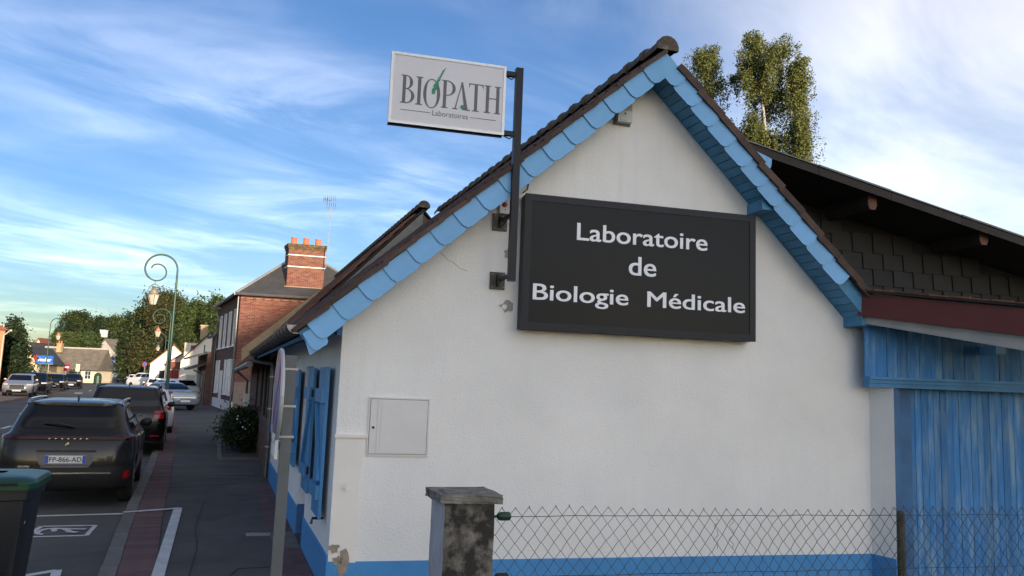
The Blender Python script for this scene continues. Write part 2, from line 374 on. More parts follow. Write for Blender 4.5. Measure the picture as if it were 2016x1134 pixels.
# road: between the kerbs
n = 120
def along(pts, k):
    ds = [0]
    for i in range(1, len(pts)): ds.append(ds[-1] + (pts[i] - pts[i - 1]).length)
    out = []
    for q in range(k):
        d = ds[-1] * q / (k - 1); i = 1
        while i < len(ds) - 1 and ds[i] < d: i += 1
        t = (d - ds[i - 1]) / max(ds[i] - ds[i - 1], 1e-9); out.append(pts[i - 1].lerp(pts[i], t))
    return out
KR = along(KERB, n); LR = along(LEFT, n)
struct('road', MB().sheet([[q for q in lift([KR[i].lerp(LR[i], t) for t in (0, .25, .5, .75, 1)], -.1)] for i in range(n)]), M['asphalt'])
# left pavement, tan gravel, with its kerb
lp = MB(); l0 = along(LEFT, 90); l1 = offset(l0, -.16); l2 = offset(l0, -3.4)
lp.sheet([[*r] for r in zip(lift(l0, -.1), lift(l0, .01))]); lp.sheet([[*r] for r in zip(lift(l0, .01), lift(l1, .012), lift(l2, .02))])
struct('pavement_left', lp, M['tan'])
pz = MB(); l3 = offset(l0, -34); pz.sheet([[*r] for r in zip(lift(l2, -.03), lift(l3, -.03))]); struct('car_park', pz, M['asphalt'])
# right pavement
WALK = struct('pavement', MB().sheet([[*r] for r in zip(lift(offset(KERB, .50), 0), lift(offset(KERB, 2.6), .005), lift(offset(KERB, 9.5), .0))]), M['asphalt2'])
kb = [MB().box((0, 0, -.08), (.49, 0, 0), (0, .075, 0), (0, 0, .09)).mesh('kerb_stone', M['kerb']), MB().box((0, 0, -.02), (.099, 0, 0), (0, .17, 0), (0, 0, .026)).mesh('paver', M['paver'])]
ko = offset(KERB, .075); po = offset(KERB, .325)
for i in range(len(ko) - 1):
    if not -4 < ko[i].y < 70: continue
    d = ko[i + 1] - ko[i]; a = math.atan2(d.y, d.x); c = (ko[i] + ko[i + 1]) / 2
    mw = Matrix.Translation((c.x, c.y, random.uniform(-.004, .004))) @ Matrix.Rotation(a + random.uniform(-.006, .006), 4, 'Z') @ Matrix.Diagonal((d.length * .995 / .98 * .98, 1, 1, 1))
    link('kerb_stone', kb[0], WALK, mw)
    if 3 < ko[i].y < 34:                                    # red pavers, two courses, laid lengthwise
        dd = (po[i + 1] - po[i]) / 5
        for k in range(5):
            c = po[i] + dd * (k + .5)
            link('paver', kb[1], WALK, Matrix.Translation((c.x, c.y, random.uniform(-.003, .003))) @ Matrix.Rotation(a, 4, 'Z'))
fk = MB(); far = [i for i in range(len(ko)) if ko[i].y >= 69]
fk.sheet([[*r] for r in zip(lift([KERB[i] for i in far], -.1), lift([KERB[i] for i in far], .012), lift([offset(KERB, .5)[i] for i in far], .012))])
k2 = part('kerb_stone', fk, M['kerb'], WALK)
rp = MB(); ff = [i for i in range(len(KERB)) if 33 <= KERB[i].y <= 70]; of1 = offset(KERB, .155); of2 = offset(KERB, .51)
rp.sheet([[*r] for r in zip(lift([of1[i] for i in ff], .004), lift([of2[i] for i in ff], .004))]); part('paver_band', rp, M['paver'], WALK)
# strip of red pavers and concrete along the wall foot
fp = MB().box((0, 0, -.02), (.105, 0, 0), (0, .068, 0), (0, 0, .028)).mesh('wall_paver', M['paver'])
ang = math.atan2(FWD.y, FWD.x)
for i in range(44):
    s = -1.4 + i * .215
    if 2.1 < s < 3.1: continue
    for j in range(2):
        p = fa(s, .0, .09 + j * .14); link('paver', fp, WALK, Matrix.Translation((p.x, p.y, random.uniform(-.003, .002))) @ Matrix.Rotation(ang, 4, 'Z'))
cs = MB().box(fa(2.58, -.012, .16), FWD * .48, NF * .14, UP * .028); part('threshold_slab', cs, M['kerb'], WALK)
# pale joint across the walk, manhole cover, wall-side joint
jn = MB(); a, b = ground(325, 935), ground(500, 932); t = (b - a).normalized(); q = Vector((-t.y, t.x, 0))
for k in range(9):
    c = a.lerp(b, (k + .5) / 9); jn.box((c.x, c.y, .006), t * ((b - a).length / 18 * .93), q * .03, (0, 0, .005))
part('joint_stone', jn, M['kerb'], WALK)
tar = mat('tar', (.018, .018, .019), .8)
for pp in (((372, 1134), (388, 1080), (384, 1040), (402, 985)), ((470, 985), (505, 983), (525, 980)), ((335, 960), (420, 957), (470, 952)), ((452, 1134), (470, 1120), (530, 1118))):
    ln = MB(); q_ = [ground(*p) for p in pp]
    for a, b in zip(q_, q_[1:]):
        t = (b - a).normalized(); w_ = Vector((-t.y, t.x, 0)) * .006; ln.prism([(p.x, p.y, .0052) for p in (a - w_, b - w_, b + w_, a + w_)], UP * .002)
    part('tar_seam', ln, tar, WALK)
mhc = ground(513, 1053); mh = MB().box(mhc + UP * .006, GU * .17, FWD * .085, UP * .005)
mho = part('manhole_cover', mh, mat('pale_iron', (.26, .25, .24), .8, .2, 20)); tag(mho, 'small pale rectangular inspection cover set in the dark pavement', 'manhole cover')
mr_ = MB()
for k in range(5): mr_.box(mhc + GU * (-.1 + .05 * k) + UP * .013, GU * .014, FWD * .05, UP * .003)
part('rib', mr_, M['grey_board'], mho)
# road paint: parking bay on road and pavement
def flat(pts, z, h=.004): return MB().prism([(p.x, p.y, z) for p in pts], (0, 0, h))
def line(mb, a, b, w, z):
    t = (b - a).normalized(); q = Vector((-t.y, t.x, 0)) * w / 2; t = t * 0
    mb.prism([(p.x, p.y, z) for p in (a - q, b - q, b + q, a + q)], (0, 0, .003))
mk = MB(); A = ground(350, 1003); B = ground(311, 1134); Bx = B + (B - A) * .9
line(mk, A, Bx, .115, .008); A2 = ground(243, 1011); line(mk, A + (A - A2).normalized() * .05, A2, .09, .0165)
mk2 = MB(); line(mk2, ground(250, 1012, -.1), ground(30, 1018, -.1), .09, -.094)
c0, c1, c2, c3 = [ground(*p, -.1) for p in ((48, 1058), (82, 1037), (188, 1035), (170, 1055))]
for p, q_ in ((c0, c1), (c1, c2), (c2, c3), (c3, c0)): line(mk2, p, q_, .055, -.0955)
ex = (c3 - c0) / 4; ey = (c1 - c0) / 4; cc = (c0 + c1 + c2 + c3) / 4
ring = [cc + (ex * (-1.05 + .5 * math.cos(a)) + ey * (-.2 + 1.1 * math.sin(a))) for a in [i * .45 for i in range(12)]]
for i in range(11): line(mk2, ring[i], ring[i + 1], .06, -.0935 + i * .0004)
for p, q_ in (((-.9, .9), (.5, .5)), ((-.2, .8), (.6, -.4)), ((.5, .5), (1.5, .3)), ((.4, -.5), (1.2, -.9))): line(mk2, cc + ex * p[0] + ey * p[1], cc + ex * q_[0] + ey * q_[1], .07, -.089 + p[0] * .001)
line(mk2, ground(40, 1136, -.1), ground(112, 1124, -.1), .09, -.0955); line(mk2, ground(112, 1124, -.1), ground(104, 1150, -.1), .09, -.093)
WALKM = part('bay_marking', mk, M['mark'], WALK); WALKM['kind'] = 'structure'
mo = struct('road_marking', mk2, M['mark'])
# centre dashes
CL = along([a_.lerp(b_, .56) for a_, b_ in zip(KR, LR)], 260)
for i in range(4, 150, 4):
    if CL[i].y < 4 or CL[i].y > 130: continue
    a, b = CL[i], CL[i].lerp(CL[i + 1], .95); dm = MB(); t = (b - a).normalized(); q = Vector((-t.y, t.x, 0)) * .07
    z = -.094 + max(gz(a.y), gz(b.y)); dm.prism([(p.x, p.y, z) for p in (a - q, b - q, b + q, a + q)], (0, 0, .004)); struct('road_marking', dm, M['mark'])
for px, py, l_, w_ in ((155, 774, 3.0, .6), (190, 758, 9, .5), (178, 769, 4, .16), (48, 812, 3, .14)):
    p = ground(px, py, -.1); d = Vector((-.42, .9, 0)); q = Vector((.9, .42, 0)); dm = MB(); dm.prism([(p.x + d.x * i * l_ / 2 + q.x * j * w_ / 2, p.y + d.y * i * l_ / 2 + q.y * j * w_ / 2, -.0945 + gz(p.y)) for i, j in ((-1, -1), (1, -1), (1, 1), (-1, 1))], (0, 0, .004)); struct('road_marking', dm, M['mark'])

# ================================================================== LABORATORY HOUSE
LAB = thing('laboratory_house', 'low white rendered house with light blue verge slates and the dark lettered board', 'house', O)
LEN = 8.5
ua, za = gpx(1302, 108, .3); ub, zb = gpx(649, 602, .3); kL = (za - zb) / (ua - ub)
uc, zc_ = gpx(1655, 535, .3); kR = (za - zc_) / (uc - ua)
def zl(u): return za - kL * (ua - u)
def zr(u): return za - kR * (u - ua)
W0 = 5.63
wall = MB().prism([g(0, 0), g(W0, 0), g(W0, zr(W0) - .03), g(ua, za - .05), g(0, zl(0) - .03)], FWD * .3)
GW = part('gable_wall', wall, M['stucco'], LAB)
# street wall with openings
EV = zl(0) - .06
fw_ = MB()
def fbox(mb, s0, s1, z0, z1, o0=-.3, o1=0): mb.box((fa(s0, z0, o0) + fa(s1, z1, o1)) / 2, FWD * ((s1 - s0) / 2), NF * ((o1 - o0) / 2), UP * ((z1 - z0) / 2))
OPEN = [(.86, 1.38, .82, 2.02), (2.15, 2.98, 0, 2.05), (3.62, 4.5, .85, 2.02), (5.55, 6.55, .85, 2.02)]
cur = .3
for s0, s1, z0, z1 in OPEN:
    fbox(fw_, cur, s0, 0, EV)
    if z0 > 0: fbox(fw_, s0, s1, 0, z0)
    fbox(fw_, s0, s1, z1, EV); cur = s1
fbox(fw_, cur, LEN, 0, EV)
SW = part('street_wall', fw_, M['stucco'], LAB)
for s0, s1, z0, z1 in OPEN:
    if z0 > 0:
        wn_ = MB(); 
        for a_, b_, c_, d_ in ((s0, s0 + .06, z0, z1), (s1 - .06, s1, z0, z1), (s0 + .06, s1 - .06, z1 - .06, z1), (s0 + .06, s1 - .06, z0, z0 + .06), ((s0 + s1) / 2 - .03, (s0 + s1) / 2 + .03, z0 + .06, z1 - .06)): fbox(wn_, a_, b_, c_, d_, -.20, -.14)
        wo_ = part('window', wn_, M['white_paint'], LAB); pn = MB(); fbox(pn, s0 + .05, s1 - .05, z0 + .05, z1 - .05, -.185, -.17); part('pane', pn, M['glass'], wo_)
        sl_ = MB(); fbox(sl_, s0 - .04, s1 + .04, z0 - .06, z0 - .002, -.14, .06); part('sill', sl_, M['blue_wood'], wo_)
    else:
        dr = MB(); fbox(dr, s0, s1, .02, z1, -.24, -.19); do = part('door', dr, M['blue_wood'], LAB)
        for k in range(3):
            pm = MB(); fbox(pm, s0 + .12, s1 - .12, .2 + k * .6, .7 + k * .6, -.19, -.175); part('panel', pm, M['blue_frame'], do)
        hm = MB().tube([fa(s0 + .1, 1.02, -.19), fa(s0 + .1, 1.02, -.14), fa(s0 + .2, 1.02, -.14)], .012); part('handle', hm, M['zinc_light'], do)
# plinths (painted, a little proud)
pl = MB(); pl.prism([g(.241, -.02), g(W0, -.02), g(W0, .29), g(.241, .295)], NG * .012); part('plinth', pl, M['plinth'], LAB)
for s0, s1 in ((0, 2.15), (2.98, LEN)):
    pl = MB(); fbox(pl, s0, s1, -.02, .34, 0, .014); part('plinth', pl, M['plinth'], LAB)
pj = MB(); fbox(pj, 2.965, 2.979, 0, .36, -.18, 0); part('plinth_return', pj, M['blue_frame'], LAB)
pl = MB(); pl.prism([g(-.014, -.02), g(.24, -.02), g(.24, .285), g(-.014, .30)], NG * .016); part('plinth', pl, M['plinth'], LAB)
# smooth corner patch, its ledge, hook, peeled spots, crack
cp = MB(); cp.prism([g(0, .29), g(.24, .285), g(.235, 1.0), g(.262, 1.385), g(0, 1.39)], NG * .008); part('corner_patch', cp, M['stucco_patch'], LAB)
lg = MB().box(g(.135, 1.40, .014), GU * .145, NG * .016, UP * .014); part('ledge', lg, M['stucco_patch'], LAB)
hk = MB().tube([g(.113, .93, .008), g(.113, .93, .05), g(.118, .99, .055)], [.012, .010, .006]); part('hook', hk, M['white_paint'], LAB)
def blob(px, py, rx, ry, out, seed, k=14):
    rnd = random.Random(seed); u0, z0 = gpx(px, py, out); pts = []
    for i in range(k):
        a_ = 2 * math.pi * i / k; r = rnd.uniform(.55, 1.1); pts.append(g(u0 + rx * r * math.cos(a_), z0 + ry * r * math.sin(a_), out))
    return pts
bare = mat('bare_plaster', (.33, .28, .22), .95, .25, 12, .5, 50); grout = mat('grey_grout', (.34, .33, .32), .95, .2, 12, .5, 50)
for px, py, rx, ry, sd in ((657, 1080, .06, .045, 1), (676, 1110, .055, .13, 5), (664, 1104, .05, .05, 8)):
    part('peeled_spot', MB().prism(blob(px, py, rx, ry, .017, sd), NG * .002), bare, LAB)
part('patched_hole', MB().prism(blob(998, 602, .085, .065, .001, 3), NG * .004), grout, LAB)
part('patched_hole', MB().prism(blob(994, 604, .03, .035, .006, 4), NG * .003), M['stucco_patch'], LAB)
part('patched_hole', MB().prism(blob(998, 500, .03, .06, .001, 9), NG * .004), bare, LAB)
ck = [(868, 497), (882, 512), (893, 517), (905, 528), (920, 534)]
part('crack', MB().tube([g(*gpx(*p), .0005) for p in ck], .0022, 4), M['ink'], LAB)
# ---- roof
ROOF_OUT = .32                                        # verge overhang in front of the gable
def rl(t, s, h=0):                                    # left slope: t down from ridge
    d = math.sqrt(1 + kL * kL); n_ = (-kL / d, 1 / d); return O + GU * (ua - t / d + n_[0] * h) + UP * (za - t * kL / d + n_[1] * h) + FWD * s
def rr(t, s, h=0):
    d = math.sqrt(1 + kR * kR); n_ = (kR / d, 1 / d); return O + GU * (ua + t / d + n_[0] * h) + UP * (za - t * kR / d + n_[1] * h) + FWD * s
LL = (ua + .42) * math.sqrt(1 + kL * kL); LRt = (5.42 - ua) * math.sqrt(1 + kR * kR)
rf = MB()
rf.prism([rl(0, -ROOF_OUT, 0), rl(LL, -ROOF_OUT, 0), rl(LL, -ROOF_OUT, .03), rl(0, -ROOF_OUT, .03)], FWD * (LEN + ROOF_OUT))
rf.prism([rr(.004, -ROOF_OUT, 0), rr(LRt, -ROOF_OUT, 0), rr(LRt, -ROOF_OUT, .03), rr(.004, -ROOF_OUT, .03)], FWD * (LEN + ROOF_OUT))
RF = part('roof', rf, M['felt'], LAB)
def tile_mesh(name, m, w=.225, l=.38, n=5):
    mb = MB(); xs = [w * (i / (n - 1) - .5) for i in range(n)]; hz = [.012 + .028 * math.sin(2 * math.pi * i / (n - 1)) for i in range(n)]
    top = [[(x, 0, h) for x, h in zip(xs, hz)], [(x, l, h) for x, h in zip(xs, hz)]]
    mb.sheet(top); mb.sheet([[(x, 0, h - .022) for x, h in zip(xs, hz)], top[0]])
    mb.add([(xs[0], 0, hz[0] - .022), (xs[0], l, hz[0] - .022), (xs[0], l, hz[0]), (xs[0], 0, hz[0])], [(0, 3, 2, 1)])
    mb.add([(xs[-1], 0, hz[-1] - .022), (xs[-1], l, hz[-1] - .022), (xs[-1], l, hz[-1]), (xs[-1], 0, hz[-1])], [(0, 1, 2, 3)])
    return mb.mesh(name, m, 50)
def basis(x, y, z, p): return Matrix(((x.x, y.x, z.x, p.x), (x.y, y.y, z.y, p.y), (x.z, y.z, z.z, p.z), (0, 0, 0, 1)))
TM = tile_mesh('tile', M['tile'])
def lay(fn, length, xdir, s0, s1, parent, tm, limit, pitch=.222, exp=.325, name='tile'):
    upv = (fn(0, 0) - fn(1, 0)).normalized(); nz = (fn(0, 0, 1) - fn(0, 0)).normalized(); xd = (nz.cross(upv) * -1).normalized(); xd = upv.cross(nz)
    rows = int(length / exp); cols = int((s1 - s0) / pitch); rest = MB(); k = 0
    src = [v.co.copy() for v in tm.vertices]; fs = [tuple(p.vertices) for p in tm.polygons]
    for c in range(cols):
        for r in range(rows):
            p = fn(length - r * exp, s0 + (c + .5) * pitch, .038 + random.uniform(-.004, .004))
            tilt = Matrix.Rotation(math.radians(-3.2) + random.uniform(-.012, .012), 4, 'X') @ Matrix.Rotation(random.uniform(-.012, .012), 4, 'Z')
            mw = basis(xd, upv, nz, p) @ tilt
            if k < limit: link(name, tm, parent, mw)
            else: rest.add([mw @ v for v in src], fs)
            k += 1
    if rest.v: stuff(part(name + 's', rest, tm.materials[0], parent, 50))
lay(rl, LL + .03, None, -ROOF_OUT, LEN, RF, TM, 240)
lay(rr, LRt + .03, None, -ROOF_OUT, LEN, RF, TM, 10)
# ridge tiles
rt = MB(); prof = []
def ridge_mesh(name, r, l, m):
    mb = MB(); rows = []
    for y, rr_ in ((0, r * 1.08), (.05, r * 1.08), (.06, r * .98), (l, r * .9)):
        rows.append([(rr_ * math.cos(a), y, rr_ * math.sin(a) - .03) for a in [math.pi * (-.06 + 1.12 * i / 9) for i in range(10)]])
    mb.sheet(rows[::-1]); mb.add([tuple(p) for p in rows[0]], [tuple(range(10))]); return mb.mesh(name, m, 45)
RM = ridge_mesh('ridge_tile', .115, .40, M['ridge'])
k = 0; s = -ROOF_OUT - .06
while s < LEN - .1:
    p = O + GU * ua + UP * (za + .085 + random.uniform(-.008, .008)) + FWD * s
    link('ridge_tile', RM, RF, basis(GU, FWD, UP, p) @ Matrix.Rotation(random.uniform(-.03, .03), 4, 'Z') @ Matrix.Rotation(.02, 4, 'X')); s += .36
VT = MB().prism([(0, -.012, 0), (.36, -.012, 0), (.36, .052, 0), (.30, .060, 0), (0, .060, 0)], (0, 0, .05)).mesh('verge_tile', M['tile'])
_dl = (rl(1, 0) - rl(0, 0)).normalized(); _nl = (rl(0, 0, 1) - rl(0, 0)).normalized(); _dr = (rr(1, 0) - rr(0, 0)).normalized(); _nr = (rr(0, 0, 1) - rr(0, 0)).normalized()
for i in range(int(LL / .325)):
    p = rl(LL - i * .325 + .02, -ROOF_OUT, .012) + NG * random.uniform(.004, .016); link('verge_tile', VT, RF, basis(-_dl, _nl, (-_dl).cross(_nl), p + _nl * .012) @ Matrix.Rotation(math.radians(-2.0) + random.uniform(-.02, .02), 4, 'Z') @ Matrix.Diagonal((1, .55, 1, 1)))
for i in range(int(LRt / .325)):
    p = rr(LRt - i * .325 + .02, -ROOF_OUT, .012) + NG * random.uniform(.004, .016); X_r = -_dr; link('verge_tile', VT, RF, basis(X_r, _nr, X_r.cross(_nr), p + NG * .05) @ Matrix.Rotation(math.radians(-3.0) + random.uniform(-.02, .02), 4, 'Z'))
# verge slates, blue: one polygon each with clipped lower corners
def slate_mesh(name, w, d, c):
    pts = [(0, 0), (w, 0), (w, -(d - c)), (w - c * .32, -(d - c * .3)), (w - c, -d), (c, -d), (c * .32, -(d - c * .3)), (0, -(d - c))]
    mb = MB().prism([(x, y, 0) for x, y in pts], (0, 0, .010)); mb.m = [0, 0] + [1] * (len(mb.f) - 2)
    return mb.mesh(name, [M['blue_slate'], M['slate_edge']])
SM = slate_mesh('verge_slate', .325, .20, .065)
dL = (rl(1, 0) - rl(0, 0)).normalized(); nL = (rl(0, 0, 1) - rl(0, 0)).normalized(); nR = (rr(0, 0, 1) - rr(0, 0)).normalized(); dR = (rr(1, 0) - rr(0, 0)).normalized()
NL = int(LL / .275)
for i in range(NL):                                   # left: each slate laps over the next one down
    t0 = .03 + i * .275
    p = rl(t0 + .30, -ROOF_OUT, .012) + NG * .026
    X = -dL; link('verge_slate', SM, RF, basis(X, nL, X.cross(nL), p) @ Matrix.Rotation(math.radians(3.2), 4, 'Y') @ Matrix.Rotation(random.uniform(-.025, .025), 4, 'Z'))
p = rl(LL - .02, -ROOF_OUT, -.03) + NG * .012; link('verge_slate', SM, RF, basis(-dL, nL, (-dL).cross(nL), p) @ Matrix.Rotation(-.12, 4, 'Z') @ Matrix.Diagonal((.5, .95, 1, 1)))
NRs = 11
for i in range(NRs):
    t0 = .02 + i * .268; p = rr(t0 - .02, -ROOF_OUT, .012) + NG * .010
    link('verge_slate', SM, RF, basis(dR, nR, dR.cross(nR), p) @ Matrix.Rotation(math.radians(-3.2), 4, 'Y') @ Matrix.Rotation(random.uniform(-.012, .012), 4, 'Z'))
# verge board behind slates, soffit boards, corbels
vb = MB(); vb.prism([rl(.0, -ROOF_OUT + .012, -.002), rl(LL, -ROOF_OUT + .012, -.002), rl(LL, -ROOF_OUT + .012, -.15), rl(.12, -ROOF_OUT + .012, -.15)], FWD * .022)
part('verge_board', vb, M['blue_dark'], RF)
vb = MB(); vb.prism([rr(.0, -ROOF_OUT + .013, -.002), rr(LRt, -ROOF_OUT + .013, -.002), rr(LRt, -ROOF_OUT + .013, -.15), rr(.12, -ROOF_OUT + .013, -.15)], FWD * .022)
part('verge_board', vb, M['blue_dark'], RF)
for fn, ln in ((rl, LL), (rr, LRt)):
    t = .16
    while t < ln - .05:
        t1 = min(t + .098, ln); sb = MB(); sb.prism([fn(t, -ROOF_OUT + .036, -.145), fn(t1 - .005, -ROOF_OUT + .036, -.145), fn(t1 - .005, -ROOF_OUT + .036, -.13), fn(t, -ROOF_OUT + .036, -.13)], FWD * (ROOF_OUT - .04))
        part('soffit_board', sb, M['blue_dark'], RF); t += .1
for px, py in ((1498, 408), (1690, 632)):
    u0, z0 = gpx(px, py, .15); cbm = MB()
    cbm.prism([g(u0 - .075, z0 - .06, .002), g(u0 + .16, z0 - .06, .002), g(u0 + .16, z0 + .05, .002), g(u0 - .075, z0 + .05, .002)], NG * .30); part('corbel', cbm, M['blue_dark'], RF)
# street eave: soffit, rafter tail, gutter, downpipe
EO = .42
es = MB(); es.prism([fa(-.28, EV - .13, 0), fa(-.28, EV - .36, EO - .06), fa(-.28, EV - .33, EO - .04), fa(-.28, EV - .09, 0)], FWD * (LEN + .2)); part('eave_soffit', es, M['blue_dark'], RF)
bs_ = MB(); bs_.prism([fa(-.02, EV - .30, .002), fa(.6, EV - .22, .002), fa(LEN, EV - .2, .002), fa(LEN, EV - .02, .002), fa(-.02, EV - .02, .002)], NF * .05); part('eave_beam', bs_, M['blue_frame'], RF)
ue, ze = gpx(583, 640, 0, -.3)
gc0 = O + GU * ue + UP * ze + FWD * -.3; gl_ = LEN + .35
gm_ = MB(); GR = .076
for r_o, flip in ((GR, False), (GR - .004, True)):
    rows = []
    for s in (0, gl_):
        rows.append([gc0 + FWD * s + NF * (r_o * math.cos(a)) + UP * (r_o * math.sin(a)) for a in [-math.pi * i / 12 for i in range(13)]])
    gm_.sheet(rows[::-1] if flip else rows)
GT = part('gutter', gm_, M['zinc'], RF, 40)
ce = MB().prism([gc0 + NF * (GR * math.cos(a)) + UP * (GR * math.sin(a)) for a in [-math.pi * i / 12 for i in range(13)]], FWD * .004); part('end_cap', ce, M['zinc_light'], GT)
for r_ in (0, math.pi): part('bead', MB().tube([gc0 + NF * (GR * math.cos(r_)) + UP * .004, gc0 + NF * (GR * math.cos(r_)) + UP * .004 + FWD * gl_], .009, 6), M['zinc'], GT)
for i in range(22):
    s = .12 + i * .40
    part('gutter_clip', MB().tube([gc0 + FWD * s + NF * ((GR + .004) * math.cos(a)) + UP * ((GR + .004) * math.sin(a)) for a in [-math.pi * j / 10 for j in range(11)]], .008, 5), M['zinc'], GT)
ds = LEN - .12; gp = gc0 + FWD * (ds + .2)
part('downpipe', MB().tube([gp - UP * .06, gp - UP * .16, fa(ds, EV - .45, .10), fa(ds, EV - .6, .07), fa(ds, .05, .07)], .042, 10), M['zinc'], LAB, 50)
for z in (.6, 1.3, 1.9): part('pipe_bracket', MB().tube([fa(ds, z, .07), fa(ds, z + .03, .07)], .05, 10), M['zinc_light'], LAB)
# shutters: battened leaves folded back on the wall
def shutter(s0, s1, z0, z1, dirn, out0=.03):
    bm_ = MB(); nb = 4; w_ = (s1 - s0) / nb
    for i in range(nb): fbox(bm_, s0 + i * w_ + .002, s0 + (i + 1) * w_ - .002, z0, z1, out0, out0 + .028)
    so_ = part('shutter', bm_, M['blue_wood'], LAB)
    for zc in (z0 + .17, z1 - .34):
        b_ = MB(); fbox(b_, s0 + .02, s1 - .02, zc, zc + .13, out0 + .028, out0 + .062); part('batten', b_, M['blue_wood'], so_)
    a_, b__ = (s0 + .06, s1 - .06) if dirn > 0 else (s1 - .06, s0 + .06)
    p0, p1 = fa(a_, z0 + .32, out0 + .029), fa(b__, z1 - .36, out0 + .029); t_ = (p1 - p0).normalized(); q_ = t_.cross(NF) * .045
    part('brace', MB().prism([p0 - q_, p1 - q_, p1 + q_, p0 + q_], NF * .03), M['blue_wood'], so_)
    for zc in (z0 + .23, z1 - .28):
        part('hinge', MB().tube([fa(s1 if dirn > 0 else s0, zc - .03, out0 + .03), fa(s1 if dirn > 0 else s0, zc + .05, out0 + .03)], .014, 6), M['black_plastic'], so_)
shutter(.28, .86, .62, 2.02, 1, .05); shutter(1.38, 1.96, .70, 2.02, -1, .05); shutter(3.02, 3.62, .80, 2.0, 1, .05); shutter(4.5, 5.0, .80, 2.0, -1); shutter(5.05, 5.55, .8, 2.0, 1); shutter(6.55, 7.1, .8, 2.0, -1, .06)
part('shutter_stop', MB().tube([fa(.33, .62, .02), fa(.33, .62, .12), fa(.33, .57, .13)], .014, 6), M['black_plastic'], LAB)
# blue scraps at the eave corner
p = rl(LL - .02, -ROOF_OUT, -.05); sc = MB()
sc.prism([p + NG * .01, p + NG * .01 + GU * .12 + UP * .06, p + NG * .01 + GU * .16 - UP * .10, p + NG * .01 + GU * .06 - UP * .17], FWD * .01); part('broken_slate', sc, M['blue_slate'], RF)
# ================================================================== SIGNS ON THE GABLE
# --- big board
u0, z0 = 1.648, 2.449; u1, z1 = 4.142, 3.767; D = .18
BS = thing('sign_board', 'large black illuminated board reading Laboratoire de Biologie Medicale on the white gable', 'sign', g((u0 + u1) / 2, z0, D / 2))
part('cabinet', MB().prism([g(u0 + .004, z0 + .004, .012), g(u1 - .004, z0 + .004, .012), g(u1 - .004, z1 - .004, .012), g(u0 + .004, z1 - .004, .012)], NG * (D - .03)), M['anthracite'], BS)
fr = MB(); fw2 = .068
for a, b, c, d in ((u0, u1, z0, z0 + fw2), (u0, u1, z1 - fw2, z1), (u0, u0 + fw2, z0 + fw2, z1 - fw2), (u1 - fw2, u1, z0 + fw2, z1 - fw2)):
    fr.prism([g(a, c, D - .018), g(b, c, D - .018), g(b, d, D - .018), g(a, d, D - .018)], NG * .018)
part('frame', fr, M['anthracite'], BS)
FC = part('face_panel', MB().prism([g(u0 + fw2 - .002, z0 + fw2 - .002, D - .018), g(u1 - fw2 + .002, z0 + fw2 - .002, D - .018), g(u1 - fw2 + .002, z1 - fw2 + .002, D - .018), g(u0 + fw2 - .002, z1 - fw2 + .002, D - .018)], NG * .011), M['sign_face'], BS)
def sign_line(txt, pl_, pr_, ptop, out=D - .006):
    ul, zl_ = gpx(*pl_, out); ur, zr_ = gpx(*pr_, out); ut, zt = gpx(*ptop, out)
    text_part(txt, FC, g(ul, zl_, out), GU, UP, ur - ul, zt - zl_, M['letter'], .013, name='letter')
sign_line('Laboratoire', (1136, 472), (1392, 493), (1137, 438)); sign_line('de', (1238, 541), (1291, 544), (1290, 508)); sign_line('Biologie  M\u00e9dicale', (1049, 589), (1466, 617), (1049, 557))
part('cable', MB().tube([g(*gpx(1036, 352), .02), g(*gpx(1039, 365), .02), g(*gpx(1037, 374), .02), g(*gpx(1028, 381), .03)], .007, 6), M['black_plastic'], BS)
# --- projecting sign on its post
OUT = .42
def gp_(px, py, o=OUT): return g(*gpx(px, py, o), o)
uL, zT = gpx(772, 100, OUT); uR, zB = gpx(992, 265, OUT); zT = gpx(772, 100, OUT)[1]; zB = gpx(765, 240, OUT)[1]
PS = thing('projecting_sign', 'white projecting sign with green flame and the word BIOPATH on an anthracite post', 'sign', g(1.49, 2.9, OUT))
d0, d1 = OUT - .09, OUT
def gbox(u0_, u1_, z0_, z1_, o0, o1): return MB().prism([g(u0_, z0_, o0), g(u1_, z0_, o0), g(u1_, z1_, o0), g(u0_, z1_, o0)], NG * (o1 - o0))
part('cabinet', gbox(uL + .006, uR - .006, zB + .006, zT - .006, d0 + .01, d1 - .008), M['anthracite'], PS)
for f0, f1 in ((d1 - .010, d1 + .004), (d0 - .004, d0 + .012)):
    fr = MB(); w2 = .024
    for a, b, c, d in ((uL, uR, zB, zB + w2), (uL, uR, zT - w2, zT), (uL, uL + w2, zB + w2, zT - w2), (uR - w2, uR, zB + w2, zT - w2)): fr.prism([g(a, c, f0), g(b, c, f0), g(b, d, f0), g(a, d, f0)], NG * (f1 - f0))
    part('frame', fr, M['alu'], PS)
side = gbox(uL - .001, uL + .005, zB, zT, d0 + .012, d1 - .010); part('side_panel', side, M['alu'], PS)
FP = part('face_panel', gbox(uL + w2 - .002, uR - w2 + .002, zB + w2 - .002, zT - w2 + .002, d1 - .008, d1 - .003), M['sign_white'], PS)
part('back_panel', gbox(uL + w2 - .002, uR - w2 + .002, zB + w2 - .002, zT - w2 + .002, d0 + .001, d0 + .009), M['sign_white'], PS)
